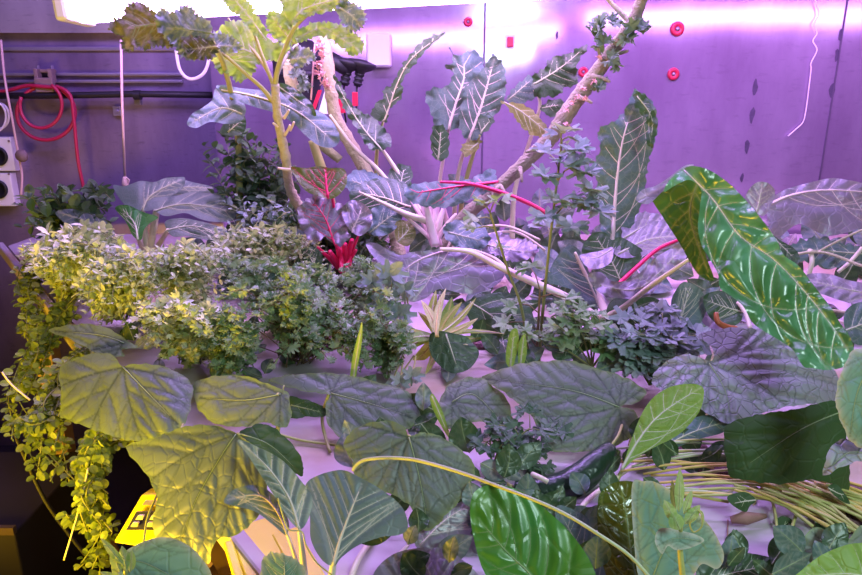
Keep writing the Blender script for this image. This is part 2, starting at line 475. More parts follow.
# ---------------------------------------------------------------- materials
def wallmat(name, col, dark, rough=.3, streak=1.0):
    m, nt, N, L = newmat(name)
    out = N.new('ShaderNodeOutputMaterial'); p = N.new('ShaderNodeBsdfPrincipled')
    tc = N.new('ShaderNodeTexCoord'); mp = N.new('ShaderNodeMapping'); mp.inputs['Scale'].default_value = (1, 1, .35)
    L.new(tc.outputs['Object'], mp.inputs[0])
    n1 = N.new('ShaderNodeTexNoise'); n1.inputs['Scale'].default_value = 5; n1.inputs['Detail'].default_value = 8; n1.inputs['Roughness'].default_value = .65
    L.new(mp.outputs[0], n1.inputs['Vector'])
    r1 = N.new('ShaderNodeMapRange'); r1.inputs[1].default_value = .35; r1.inputs[2].default_value = .7; L.new(n1.outputs[0], r1.inputs[0])
    c = mixrgb(N, L, r1.outputs[0], dark, col)
    n2 = N.new('ShaderNodeTexNoise'); n2.inputs['Scale'].default_value = 45; n2.inputs['Detail'].default_value = 6
    mp2 = N.new('ShaderNodeMapping'); mp2.inputs['Scale'].default_value = (.5, 1, 1.6); L.new(tc.outputs['Object'], mp2.inputs[0]); L.new(mp2.outputs[0], n2.inputs['Vector'])
    r2 = N.new('ShaderNodeMapRange'); r2.inputs[1].default_value = .58; r2.inputs[2].default_value = .75; r2.inputs[4].default_value = .45*streak; L.new(n2.outputs[0], r2.inputs[0])
    c = mixrgb(N, L, r2.outputs[0], c, [x*.5 for x in dark])
    L.new(c, p.inputs['Base Color']); p.inputs['Metallic'].default_value = .6; p.inputs['Specular IOR Level'].default_value = .8
    rr = N.new('ShaderNodeMapRange'); rr.inputs[3].default_value = rough*.7; rr.inputs[4].default_value = rough*1.5
    L.new(n1.outputs[0], rr.inputs[0]); L.new(rr.outputs[0], p.inputs['Roughness'])
    n3 = N.new('ShaderNodeTexNoise'); n3.inputs['Scale'].default_value = 3.5; n3.inputs['Detail'].default_value = 1; L.new(tc.outputs['Object'], n3.inputs['Vector'])
    b = N.new('ShaderNodeBump'); b.inputs['Strength'].default_value = .12; b.inputs['Distance'].default_value = .02
    L.new(n3.outputs[0], b.inputs['Height']); L.new(b.outputs[0], p.inputs['Normal'])
    L.new(p.outputs[0], out.inputs[0]); return m
M_wallL = wallmat('painted_sheet_metal', (.34, .27, .42), (.20, .15, .26), .4)
M_wallB = wallmat('brushed_metal_lining', (.50, .38, .55), (.36, .25, .40), .14, .5)
M_floor = plain('dark_rubber_floor', (.03, .026, .035), .8, var=.4, scale=3)
M_ceil = plain('ceiling_paint', (.4, .38, .42), .7)
M_black = plain('black_rubber', (.008, .008, .010), .55)
M_hose = plain('red_rubber_hose', (.38, .015, .06), .4)
M_rope = plain('pale_cord', (.65, .45, .42), .8, bump=.3, bscale=400)
M_rail = plain('dull_metal_rail', (.3, .28, .33), .4, .6)
M_brown = plain('rusty_brown_bracket', (.20, .14, .13), .6, var=.4, scale=40)
M_white = plain('white_plastic', (.75, .74, .73), .4, var=.04)
def traymat():
    m = plain('tray_plastic_with_gold_light', (.45, .40, .41), .5, var=.12, scale=9, bump=.15, bscale=25)
    N, L = m.node_tree.nodes, m.node_tree.links; p = [n for n in N if n.type == 'BSDF_PRINCIPLED'][0]
    src = p.inputs['Base Color'].links[0].from_socket; tc = [n for n in N if n.type == 'TEX_COORD'][0]
    nz = N.new('ShaderNodeTexNoise'); nz.inputs['Scale'].default_value = 4.5; nz.inputs['Detail'].default_value = 6; L.new(tc.outputs['Object'], nz.inputs['Vector'])
    mr = N.new('ShaderNodeMapRange'); mr.inputs[1].default_value = .42; mr.inputs[2].default_value = .62; mr.inputs[4].default_value = .85; L.new(nz.outputs[0], mr.inputs[0])
    L.new(mixrgb(N, L, mr.outputs[0], src, (.34, .25, .12)), p.inputs['Base Color']); return m  # tan patches put the warm, dim light on the tray into its colour
M_tray = traymat()
M_post = plain('brown_wood_post', (.28, .17, .11), .7, var=.3, scale=30)
M_red = plain('red_plastic', (.42, .01, .04), .35)
M_yell = plain('yellow_case_and_lit_strips', (.80, .66, .01), .4, var=.05)  # own yellow on the keypad case, painted yellow light on the channel strips
M_navy = plain('navy_keypad', (.02, .02, .07), .4)
M_key = plain('grey_key', (.55, .5, .5), .5)
M_tube = emit('lamp_tube_glow', (.74, .45, 1.0), 15)
M_cable = plain('white_cable', (.75, .7, .75), .5)
M_mark = plain('dark_smudge', (.05, .035, .07), .7, var=.4, scale=60)
MID = plain('pale_rib', (.50, .52, .33), .5, var=.1)
MIDG = plain('green_rib', (.22, .30, .12), .5, var=.15)
MIDD = plain('dark_green_rib', (.08, .13, .07), .6)
MIDP = plain('pink_white_rib', (.80, .62, .58), .4, var=.1)
MIDR = plain('red_rib', (.80, .02, .12), .35, var=.1)
M_stalk = plain('yellow_green_stalk', (.40, .40, .12), .5, var=.25, scale=30)
M_pale = plain('pale_green_stalk', (.42, .48, .26), .5, var=.1)
M_stalkw = plain('cream_stalk', (.68, .60, .42), .5, var=.15, scale=30)
M_bark = plain('grey_green_bark', (.46, .42, .24), .7, var=.35, scale=60, bump=.5, bscale=120)
M_bark2 = plain('pale_brown_bark', (.27, .24, .15), .75, var=.4, scale=70, bump=.6, bscale=140)
M_bud = plain('pink_sprout', (.75, .42, .42), .6)
M_str = plain('dry_root_fibre', (.30, .16, .12), .8, var=.4, scale=80)
M_meddark = plain('growing_medium', (.14, .07, .07), .9, var=.5, scale=120, bump=.6, bscale=200)
M_cuke = plain('cucumber_skin', (.012, .035, .014), .28, var=.4, scale=30, bump=.35, bscale=55)
# ---------------------------------------------------------------- room
WY = 2.50
def wallbox(name, x0, x1, y0, y1, z0, z1, mat, kind='structure'):
    m = MB(); m.box(((x0+x1)/2, (y0+y1)/2, (z0+z1)/2), (x1-x0, y1-y0, z1-z0)); o = m.build(name, mat, bevel=0)
    o['kind'] = kind; return o
XS = at(213, 100, WY).x
wallbox('wall_back', XS, 2.6, WY, WY+.08, 0, 2.6, M_wallB)
wallbox('wall_left', -2.6, XS-.002, WY+.10, WY+.18, 0, 2.6, M_wallL)
wallbox('floor', -2.6, 2.6, -.8, WY+.18, -.05, 0, M_floor)
wallbox('ceiling', -2.6, 2.6, -.8, WY+.18, 2.6, 2.65, M_ceil)
# seams and rails of the left lining
LY = WY+.10
def zrow(row, Y=LY, px=100): return at(px, row, Y).z
m = MB()
for r0, r1, dpt in ((47, 51, .012), (73, 76, .02), (80, 83, .02)):
    z0, z1 = zrow(r1), zrow(r0); m.box((-1.75, LY-dpt/2, (z0+z1)/2), (1.68, dpt, z1-z0))
o = m.build('trim_1', M_rail, bevel=.002); o['kind'] = 'structure'
m = MB(); x = at(484, 60, WY).x
m.box((x, WY-.001, 1.3), (.006, .004, 2.5)); m.box((at(838, 60, WY).x, WY-.001, 1.3), (.005, .004, 2.5))
o = m.build('trim_2', plain('wall_joint', (.07, .05, .09), .6)); o['kind'] = 'structure'
m = MB(); z0 = zrow(45); 
m.box((-1.75, LY-.03, z0+.22), (1.68, .06, .36), Matrix.Rotation(math.radians(6), 3, 'X'))
o = m.build('trim_3', wallmat('upper_panel_paint', (.42, .38, .44), (.3, .27, .33), .5)); o['kind'] = 'structure'
# black service pipe
LP = LY-.055
m = MB(); m.tube([at(-30, 96, LP), at(60, 95.5, LP), at(136, 94, LP), at(212, 95, LP)], .0115, 12)
pipe = m.build('service_pipe', M_black, None, True); tag(pipe, 'long black pipe running level along the purple wall at left', 'pipe')
def small(name, mb, mat, label, cat, par=None, smooth=False, bevel=0, group=None):
    o = mb.build(name, mat, par, smooth, bevel)
    if par is None: tag(o, label, cat, group)
    return o
m = MB(); 
for px, py in ((137, 95),):
    m.lathe(at(px-3, py, LP), [(.0, 0), (.017, 0), (.017, .025), (0, .025)], (1, 0, 0), 14)
small('pipe_coupling', m, M_black, '', '', pipe)
# bracket holding hose
b = thing('wall_bracket', at(45, 80, LY-.02), 'rusty brown wall bracket clamping the red hose coil', 'bracket')
m = MB(); c = at(45, 71, LY-.03); m.box(c, (.07, .03, .012)); m.box(at(45, 85, LY-.06), (.065, .02, .05)); m.build('clamp_plate', M_brown, b, bevel=.003)
m = MB()
for px in (38, 52): m.box(at(px, 76, LY-.05), (.014, .03, .05))
m.build('clamp_jaw', M_brown, b, bevel=.002)
m = MB()
for px in (38, 52): m.lathe(at(px, 69, LY-.04), [(0, 0), (.006, 0), (.006, .012), (0, .012)], (0, 0, 1), 8)
m.build('bolts', M_rail, b)
# red hose
def circ(cx, cy, rx, ry, a0, a1, Y, n=26, dY=0):
    return [at(cx+rx*math.cos(math.radians(a0+(a1-a0)*i/n)), cy+ry*math.sin(math.radians(a0+(a1-a0)*i/n)), Y-dY*i/n) for i in range(n+1)]
m = MB()
pts = [at(-25, 93, LY-.04), at(5, 91, LY-.05), at(25, 86, LY-.06), at(37, 86, LY-.075)]
pts = [Vector(p) for p in crom(pts, 6)] + circ(46, 113, 29, 27, -70, 250, LY-.075, 40, -.02) 
m.tube(pts, .0068, 10)
m.tube(circ(41, 105, 21, 23, -60, 200, LY-.09, 30), .006, 10)
m.tube([Vector(p) for p in crom([at(56, 86, LY-.08), at(70, 95, LY-.095), at(74, 120, LY-.095), at(78, 160, LY-.09), at(84, 190, LY-.07), at(88, 215, LY-.06)], 6)], .0062, 10)
small('hose', m, M_hose, 'coiled red rubber hose hanging from the wall bracket at left', 'hose', None, True)
# sockets
b = thing('socket_panel', at(4, 170, LY), 'pale grey twin socket panel at the left edge of wall', 'socket')
m = MB()
for r0, r1 in ((137, 171), (173, 206)):
    a = at(-16, r0, LY-.03); c = at(17, r1, LY-.03); m.box(((a.x+c.x)/2, LY-.02, (a.z+c.z)/2), (c.x-a.x, .04, a.z-c.z))
m.build('face_plate', M_white, b, bevel=.004)
for py in (156, 189):
    m = MB(); m.lathe(at(-1, py, LY-.04), [(0, 0), (.034, 0), (.036, .006), (.028, .012), (.024, .004), (0, .004)], (0, -1, 0), 24); m.build('socket_ring', M_black, b, True)
m = MB()
for px, py in ((9, 174), (15, 203), (9, 141)): m.lathe(at(px, py, LY-.04), [(0, 0), (.004, 0), (.004, .003), (0, .003)], (0, -1, 0), 8)
m.build('screws', M_brown, b)
# cords
m = MB(); m.tube([at(121, 40, 2.0), at(122, 100, 2.0), at(125, 176, 2.0)], .0036, 8)
rp = small('hanging_cord', m, M_rope, 'straight pink cord hanging down beside the black pipe', 'cord', None, True)
m = MB(); m.lathe(at(126, 190, 2.0), [(0, 0), (.008, .006), (.010, .02), (.006, .036), (0, .042)], (0, 0, 1), 10); m.tube([at(124, 176, 2), at(129, 180, 2), at(127, 186, 2)], .003, 6); m.build('knot', M_rope, rp, True)
m = MB(); m.tube([Vector(p) for p in crom([at(1, 40, LY-.05), at(5, 80, LY-.08), at(12, 118, LY-.08), at(18, 152, LY-.06), at(22, 175, LY-.06), at(21, 195, LY-.06)], 6)], .0042, 8)
rp = small('limp_cord', m, M_rope, 'limp pink cord by the socket panel with a brown knot', 'cord', None, True)
m = MB(); m.lathe(at(20, 156, LY-.085), [(0, 0), (.02, .002), (.024, .012), (.018, .022), (0, .025)], (0, 1, 0), 12); m.build('knot', M_brown, rp, True)
m = MB(); m.tube(circ(-2, 116, 11, 13, -80, 80, LY-.04, 16), .0045, 8); m.tube(circ(-5, 117, 11, 15, -80, 80, LY-.05, 16), .004, 8)
small('white_cable', m, M_cable, 'loop of white cable at left edge above the sockets', 'cable', None, True)
m = MB(); m.tube([Vector(p) for p in crom([at(176, 50, 2.2), at(180, 70, 2.2), at(190, 79, 2.2), at(203, 74, 2.2), at(209, 58, 2.2), at(210, 30, 2.2)], 8)], .0052, 8)
small('cable_loop', m, M_cable, 'pale cable loop drooping below the lamp near the wall corner', 'cable', None, True)
m = MB(); m.box(at(118, 111, LY-.01), (.03, .02, .035)); m.lathe(at(118, 111, LY-.02), [(0, 0), (.006, 0), (.006, .01), (0, .01)], (0, -1, 0), 8)
small('cable_clip', m, M_rail, 'small metal clip on wall under the black pipe', 'clip', bevel=.002)
m = MB(); m.box(at(138, 101, LY-.01), (.022, .02, .03)); small('cable_clip', m, M_rail, 'metal clip right beneath the black pipe coupling', 'clip', bevel=.002)
# white junction box, black glands and tags on the back wall
a = at(366, 33, WY-.05); c = at(391, 67, WY-.05)
m = MB(); m.box(((a.x+c.x)/2, WY-.03, (a.z+c.z)/2), (c.x-a.x, .06, a.z-c.z)); jb = m.build('junction_box', M_white, None, bevel=.008)
tag(jb, 'plain white junction box on the back wall', 'box')
m = MB(); a = at(367, 34, WY-.065); c = at(390, 66, WY-.065); m.box(((a.x+c.x)/2, WY-.063, (a.z+c.z)/2), ((c.x-a.x)*.96, .006, (a.z-c.z)*.96)); m.build('cover', M_white, jb, bevel=.002)
GY = 2.15
d = thing('pump_unit', at(305, 80, GY), 'bulky black housing behind the tall kale stems', 'device')
m = MB()
m.lathe(at(300, 118, GY), [(0, 0), (.045, 0), (.06, .05), (.072, .12), (.074, .19), (.05, .225), (.02, .23), (.018, .25), (0, .25)], (0, 0, 1), 28)
m.build('housing', M_black, d, True)
m = MB(); m.lathe(at(300, 78, GY), [(.074, 0), (.079, .004), (.079, .016), (.074, .02)], (0, 0, 1), 28); m.build('clamp_ring', M_black, d, True)
m = MB(); m.lathe(at(334, 70, GY), [(0, 0), (.034, .004), (.046, .024), (.03, .042), (0, .046)], (.5, 0, .7), 20); m.build('side_cap', M_black, d, True)
for i, (x, y, nm) in enumerate(((349, 62, 'left one'), (362, 63, 'right one'))):
    d = thing('suction_cup', at(x, y, GY), 'black rubber suction cup on a cable beside the junction box, '+nm+' of two', 'suction cup', 'black suction cups by the junction box')
    c = at(x, y, GY); ax = Vector((.25, 0, 1))
    m = MB(); m.lathe(c-ax.normalized()*.07, [(0, 0), (.011, 0), (.013, .02), (.011, .03), (.016, .045), (.034, .055), (.045, .066), (.043, .074), (.01, .08), (0, .08)], ax, 24); m.build('cup', M_black, d, True)
    m = MB()
    for q in range(3): m.lathe(c-ax.normalized()*(.065-.013*q), [(.012, 0), (.0155, .003), (.0155, .006), (.012, .009)], ax, 16)
    m.build('ribs', M_black, d, True)
    m = MB(); b0 = c-ax.normalized()*.07; m.tube([b0, b0+Vector((-.005, 0, -.05)), b0+Vector((.002, 0, -.11))], .003, 6); m.build('cable', M_black, d, True)
def board(name, px0, py0, px1, py1, Y, mat, label, cat, th=.006, skew=0):
    m = MB(); a, bq = at(px0, py0, Y), at(px1, py1, Y)
    x0, x1, z1, z0 = a.x, bq.x, a.z, bq.z; k = (z1-z0)*skew
    vs = [(x0-k, Y, z0), (x1-k*.2, Y, z0), (x1, Y, z1), (x0, Y, z1)]; vs += [(v[0], v[1]+th, v[2]) for v in vs]
    m.add(vs, [(0,1,2,3),(7,6,5,4),(0,4,5,1),(1,5,6,2),(2,6,7,3),(3,7,4,0)]); o = m.build(name, mat, None, bevel=.001); tag(o, label, cat); return o
o = board('warning_card', 325, 90, 345, 114, 2.06, M_white, 'white card with red stripes hanging behind the kale stem', 'card', skew=.35)
for x0, x1, sk in ((318, 323, .4), (334, 342, -.15)):
    m = MB(); a, c = at(x0, 90, 2.055), at(x1, 113, 2.055); k = (a.z-c.z)*sk
    m.add([(a.x-k, 2.055, c.z), (c.x-k, 2.055, c.z), (c.x, 2.055, a.z), (a.x, 2.055, a.z)]+[(a.x-k, 2.06, c.z), (c.x-k, 2.06, c.z), (c.x, 2.06, a.z), (a.x, 2.06, a.z)], [(0,1,2,3),(7,6,5,4),(0,4,5,1),(1,5,6,2),(2,6,7,3),(3,7,4,0)])
    m.build('red_stripe', M_red, o)
board('red_tag', 352, 92, 358, 106, 2.05, M_red, 'narrow red tag hanging under the right suction cup', 'tag', .008)
# red washers on the back wall
for px, py, rr, lab in ((677, 29, .025, 'red round washer on the back wall, upper of the pair right of the bare stalk'), (673, 74, .022, 'red round washer on back wall, lower of the pair right of the bare stalk'),
                    (468, 22, .016, 'small red wall plug in the bright lamp reflection'), (583, 72, .018, 'red wall plug half hidden behind the bare diagonal stalk')):
    d = thing('wall_washer', at(px, py, WY), lab, 'washer')
    m = MB(); m.lathe(at(px, py, WY), [(0, 0), (rr*.9, 0), (rr, .004), (rr*.85, .009), (rr*.45, .009), (rr*.3, .004), (0, .004)], (0.05, -1, 0), 18); m.build('ring', M_red, d, True)
    m = MB(); m.lathe(at(px, py, WY)+Vector((0, -.003, 0)), [(0, 0), (rr*.3, 0), (rr*.3, .005), (rr*.1, .009), (0, .009)], (0, -1, 0), 10); m.build('screw', M_rail, d, True)
m = MB(); c = at(510, 42, WY); m.box(c+Vector((0, -.006, 0)), (.022, .012, .034)); o = small('wall_plug', m, M_red, 'square red wall plug on white backing near the wall joint', 'plug', bevel=.003)
m = MB(); m.box(c+Vector((0, -.001, 0)), (.034, .003, .046)); m.build('backing', M_white, o)
m = MB()
for px, py, w in ((755, 87, .012), (752, 115, .013), (747, 147, .012), (742, 178, .008), (841, 35, .010), (837, 55, .010), (832, 90, .013), (557, 35, .006)):
    c = at(px, py, WY-.0015); r_ = random.Random(px)
    pl = [(c.x+w*(.5+.5*r_.random())*math.cos(t*PI/5), WY-.0015, c.z+w*2.6*(.6+.4*r_.random())*math.sin(t*PI/5)) for t in range(10)]
    m.add([(c.x, WY-.002, c.z)]+pl, [(0, i+1, (i+1) % 10+1) for i in range(10)])
o = m.build('trim_4', M_mark); o['kind'] = 'structure'
# scratched wire hanging on the wall
zz = [(815, 0), (819, 14), (814, 24), (817, 33), (813, 41), (817, 50), (811, 63), (811, 70), (808, 95), (806, 110), (803, 122), (796, 129), (788, 136)]
m = MB(); m.tube([Vector(p) for p in crom([at(x, y, WY-.012) for x, y in zz], 5)], .0018, 6)
small('thin_wire', m, M_cable, 'thin crinkled white wire hanging down the right of back wall', 'wire', None, True)
# ---------------------------------------------------------------- lamps
def lamp(name, P0, P1, label, w=.16, tubes=2, grp=None):
    P0, P1 = Vector(P0), Vector(P1); c = (P0+P1)/2; d = (P1-P0); L = d.length; d.normalize()
    s = d.cross(Vector((0, 0, 1))).normalized(); u = s.cross(d)
    rt = Matrix((d, -s, u)).transposed() if True else None
    t = thing(name, c, label, 'lamp', grp)
    m = MB(); prof = [(-w/2, .026), (-w/2+.012, .034), (-.03, .055), (.03, .055), (w/2-.012, .034), (w/2, .026)]; n = len(prof)
    vs = [P+s*a+u*b for P in (P0, P1) for a, b in prof]
    m.add(vs, [(i, (i+1) % n, n+(i+1) % n, n+i) for i in range(n)]+[tuple(range(6))[::-1], tuple(range(n, n+6))])
    m.build('housing', M_white, t)
    m = MB(); prof = [(w*.47, .026)]+[(w*.47*math.cos(PI*k/10), -.028*math.sin(PI*k/10)) for k in range(11)]+[(-w*.47, .026)]; n = len(prof)
    vs = [P+s*a+u*(b-.001) for P in (P0, P1) for a, b in prof]
    m.add(vs, [(i, (i+1) % n, n+(i+1) % n, n+i) for i in range(n)]+[tuple(range(n))[::-1], tuple(range(n, n+n))])
    m.build('diffuser', M_tube, t, True)
    for e in (P0-d*.012, P1+d*.012):
        m = MB(); m.box(e+u*.012, (.03, w*1.02, .085), rt); m.build('end_cap', M_white, t, bevel=.008)
    return t
lamp('grow_lamp', at(80, 10, 1.72)-Vector((0, 0, 0)), at(660, -20, 1.80), 'glaring white grow lamp hung across the top left of picture')
lamp('grow_lamp', at(690, -34, 1.85), at(1300, -52, 1.80), 'white grow lamp just beyond the top edge of picture at right')
# ---------------------------------------------------------------- lights
def area(name, loc, target, sx, sy, col, power, spread=180):
    l = bpy.data.lights.new(name, 'AREA'); l.shape = 'RECTANGLE'; l.size = sx; l.size_y = sy; l.energy = power; l.color = col; l.spread = math.radians(spread)
    o = bpy.data.objects.new(name, l); COL.objects.link(o); o.location = loc
    o.rotation_euler = (Vector(target)-Vector(loc)).to_track_quat('-Z', 'Y').to_euler(); return o
VIO = (.50, .28, 1.0); MAG = (.60, .20, 1.0)
area('light_over_bench', (-.1, 1.6, 2.1), (-.1, 1.6, .9), 1.5, .10, VIO, 34)
area('light_front_bench', (.4, 1.0, 2.1), (.4, 1.0, .9), 1.4, .10, (.54, .38, 1.0), 9)
area('light_back_right', (.9, 2.1, 2.0), (.9, 2.35, 1.0), 1.6, .12, MAG, 20)
area('light_back_left', (-1.2, 1.9, 2.1), (-1.3, 2.6, 1.4), 1.0, .12, (.42, .26, 1.0), 7)
area('light_yellow_low', (-.72, .42, .82), (-.28, .85, .93), .3, .2, (1.0, .60, .02), 12, 140)
area('light_yellow_far', (-1.25, 1.0, .62), (-1.0, 1.6, 1.0), .5, .15, (1.0, .60, .02), 6, 140)
area('light_room_cool', (.55, -.25, 1.9), (.5, .75, 1.0), .35, .3, (.70, .95, .95), 12)
w = bpy.data.worlds.new('world'); SC.world = w; w.use_nodes = True
w.node_tree.nodes['Background'].inputs[0].default_value = (.5, .35, .85, 1); w.node_tree.nodes['Background'].inputs[1].default_value = .02
SC.view_settings.view_transform = 'Standard'; SC.view_settings.look = 'None'; SC.view_settings.gamma = 1
SC.view_settings.exposure = 0.12; SC.view_settings.use_curve_mapping = False
# ---------------------------------------------------------------- bench
bench = thing('growing_bench', (0, 1.5, 0), 'white growing bench that carries all the plants', 'bench')
e0, e1 = tab(8, 246), tab(288, 575)
dirE = (e1-e0).normalized(); e1 = e0+dirE*2.2*(1); nE = Vector((dirE.y, -dirE.x, 0))
nE = nE if nE.x < 0 else -nE
def prism(mb, pts, z0, z1):
    n = len(pts); mb.add([(p[0], p[1], z0) for p in pts]+[(p[0], p[1], z1) for p in pts], [tuple(range(n))[::-1], tuple(range(n, 2*n))]+[(i, (i+1) % n, n+(i+1) % n, n+i) for i in range(n)])
m = MB(); EB = tab(288, 575)+dirE*.12
prism(m, [(e0.x, e0.y), (EB.x, EB.y), (1.9, EB.y), (1.9, WY-.04), (e0.x, WY-.04)], TZ-.018, TZ)
m.build('tray', M_tray, bench)
# raised rim along the diagonal edge and a gutter wall under it
m = MB()
ra, rb = e0+nE*.012, EB+nE*.012
prism(m, [(ra.x, ra.y), (rb.x, rb.y), (rb.x+nE.x*.02, rb.y+nE.y*.02), (ra.x+nE.x*.02, ra.y+nE.y*.02)], TZ-.018, TZ+.016)
m.build('rim', M_tray, bench, bevel=.004)
for t, wd in ((.92, .045), (.35, .045)):
    p = e0.lerp(EB, t)+nE*.03
    m = MB(); m.box((p.x, p.y, .43), (wd, wd, .86)); m.build('leg', M_post, bench, bevel=.003)
m = MB(); p, q = e0+nE*-.02, EB+nE*-.02; m.tube([Vector((p.x, p.y, .30)), Vector((q.x, q.y, .30))], .015, 6); m.build('rail', M_post, bench)
m = MB(); p = e0.lerp(EB, .86)+nE*.03; m.tube([Vector((p.x, p.y, .86)), Vector((p.x-.05, p.y+.25, .55))], .011, 4); m.build('brace', M_post, bench)
# root blocks seen through gaps in the foliage
r_ = random.Random(3)
for px, py in ((305, 352), (330, 345), (690, 455), (715, 470), (850, 500), (835, 520), (480, 345), (360, 300)):
    m = MB(); c = tab(px, py); m.lathe(c, [(.028, 0), (.03, .006), (.026, .012), (.012, .015), (0, .016)], (0, 0, 1), 12)
    small('growing_plug', m, M_meddark, 'dark root plug set in the white tray', 'plug', group='dark root plugs in the tray')
# ---------------------------------------------------------------- lower left
d = thing('keypad_meter', at(150, 540, .74), 'yellow keypad device with dark keys below the big front leaf', 'device')
def quadbox(mb, ps, Y, th):
    a = [at(x, y, Y+dy) for x, y, dy in ps]; b_ = [p+Vector((.0, th, -th*.3)) for p in a]
    mb.add(a+b_, [(0,1,2,3),(7,6,5,4),(0,4,5,1),(1,5,6,2),(2,6,7,3),(3,7,4,0)])
MY = .80
m = MB(); quadbox(m, [(113, 543, -.01), (142, 494, .03), (172, 494, .03), (172, 552, -.01)], MY, .03); m.build('case', M_yell, d, bevel=.003)
m = MB(); quadbox(m, [(126, 530, -.004), (136, 512, .010), (166, 512, .010), (166, 530, -.004)], MY-.003, .004); m.build('keypad', M_navy, d)
m = MB()
for x, y in ((131, 524.5), (146, 524.5), (136, 517.5), (150, 517.5)):
    quadbox(m, [(x-1, y+2.6, -.001), (x+2, y-2.4, .002), (x+8, y-2.4, .002), (x+6.5, y+2.6, -.001)], MY-.008, .004)
m.build('keys', M_key, d, bevel=.001)
m = MB(); quadbox(m, [(142, 505, .014), (145, 501, .017), (170, 501, .017), (170, 505, .014)], MY-.003, .003); m.build('display', plain('display_grey', (.2, .18, .35), .3), d)
m = MB(); c = at(150, 556, MY+.01); m.box((c.x+.05, MY+.04, c.z-.035), (.16, .10, .03)); small('shelf_board', m, M_post, 'brown board under the yellow keypad device', 'board', bevel=.003)
m = MB(); c2 = MY; m.box((c.x+.06, MY+.06, (c.z-.05)/2), (.04, .04, c.z-.05)); small('support_post', m, M_post, 'brown wooden post standing under the keypad board', 'post', bevel=.003)
# white channel slats at the bench edge, yellow light put into their colour
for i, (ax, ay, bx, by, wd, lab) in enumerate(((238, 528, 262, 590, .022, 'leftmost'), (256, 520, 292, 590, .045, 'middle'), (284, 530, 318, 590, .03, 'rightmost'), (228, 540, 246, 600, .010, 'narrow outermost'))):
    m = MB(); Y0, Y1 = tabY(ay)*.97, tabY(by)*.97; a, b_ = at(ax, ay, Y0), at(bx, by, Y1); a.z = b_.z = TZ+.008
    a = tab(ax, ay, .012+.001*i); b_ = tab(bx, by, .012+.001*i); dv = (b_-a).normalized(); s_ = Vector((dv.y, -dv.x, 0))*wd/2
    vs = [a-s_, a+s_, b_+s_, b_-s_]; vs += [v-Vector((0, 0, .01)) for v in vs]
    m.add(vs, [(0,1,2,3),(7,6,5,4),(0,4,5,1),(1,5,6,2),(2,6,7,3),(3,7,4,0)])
    small('channel_strip', m, M_yell, 'channel strip painted as lit yellow at front bench edge, '+lab+' of the four', 'strip', bevel=.002, group='channel strips painted as lit yellow')
m = MB(); m.tube([Vector(p) for p in crom([at(8, 415, 1.25), at(22, 450, 1.22), at(45, 500, 1.2), at(72, 538, 1.18), at(90, 560, 1.15)], 6)], .004, 8)
small('black_cable', m, M_black, 'black cable looping down in the dark under the bench', 'cable', None, True)
m = MB(); c = at(5, 497, 1.35); m.box((c.x-.12, 1.45, c.z/2-.02), (.36, .35, c.z-.04)); small('floor_box', m, plain('dark_box', (.015, .010, .014), .8), 'dark box in the gloom at the left edge under bench', 'box', bevel=.004)
m = MB(); m.box((c.x-.12, 1.27, c.z-.03), (.37, .012, .018)); m.build('edge_strip', plain('dull_brown_edge', (.07, .04, .03), .7), bpy.data.objects['floor_box'])
bpy.data.objects['floor_box'].data  # keep
# ---------------------------------------------------------------- leaf tissues
M_gold = plain('golden_stalk', (.50, .38, .08), .5, var=.25, scale=30)
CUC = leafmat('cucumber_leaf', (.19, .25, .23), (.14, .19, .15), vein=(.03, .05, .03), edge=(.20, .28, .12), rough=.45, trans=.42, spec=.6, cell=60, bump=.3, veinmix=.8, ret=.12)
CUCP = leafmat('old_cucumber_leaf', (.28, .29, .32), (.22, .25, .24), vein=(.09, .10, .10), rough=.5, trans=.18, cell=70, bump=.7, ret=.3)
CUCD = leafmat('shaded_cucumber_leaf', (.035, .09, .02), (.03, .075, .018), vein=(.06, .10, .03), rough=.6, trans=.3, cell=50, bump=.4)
PAK = leafmat('pak_choi_leaf', (.16, .22, .23), (.11, .17, .14), vein=(.62, .62, .56), rough=.4, trans=.25, cell=80, bump=.15, veinmix=.5, ret=.04)
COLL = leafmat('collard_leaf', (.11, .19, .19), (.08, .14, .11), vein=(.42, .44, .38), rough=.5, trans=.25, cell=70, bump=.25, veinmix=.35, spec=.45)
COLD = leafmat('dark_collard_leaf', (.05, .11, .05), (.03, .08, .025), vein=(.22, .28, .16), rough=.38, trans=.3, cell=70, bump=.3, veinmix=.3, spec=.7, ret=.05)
PURP = leafmat('purple_tinged_leaf', (.30, .25, .34), (.19, .18, .22), vein=(.65, .52, .58), rough=.36, trans=.2, cell=50, bump=.35, veinmix=.6, spec=.9)
CHARD = leafmat('glossy_chard_leaf', (.12, .34, .17), (.05, .18, .05), vein=(.42, .42, .38), rough=.30, trans=.15, cell=15, bump=1.0, spec=1.0, ret=.0, veinmix=.6, nscale=22)
LETT = leafmat('glossy_green_leaf', (.06, .26, .06), (.07, .22, .02), vein=(.25, .42, .16), rough=.34, trans=.25, cell=30, bump=.4, spec=.7, veinmix=.6)
BRIGHT = leafmat('bright_green_leaf', (.22, .38, .05), (.18, .32, .04), vein=(.40, .50, .20), rough=.5, trans=.35, cell=80, bump=.3)
OLIVE = leafmat('olive_leaf', (.22, .22, .04), (.12, .15, .04), vein=(.4, .38, .15), rough=.5, trans=.3, cell=80, bump=.4)
KALE = leafmat('green_kale_leaf', (.26, .38, .08), (.18, .30, .06), vein=(.50, .56, .32), edge=(.24, .36, .16), rough=.65, trans=.45, cell=120, bump=.5, nscale=40, spec=.25, ret=.05)
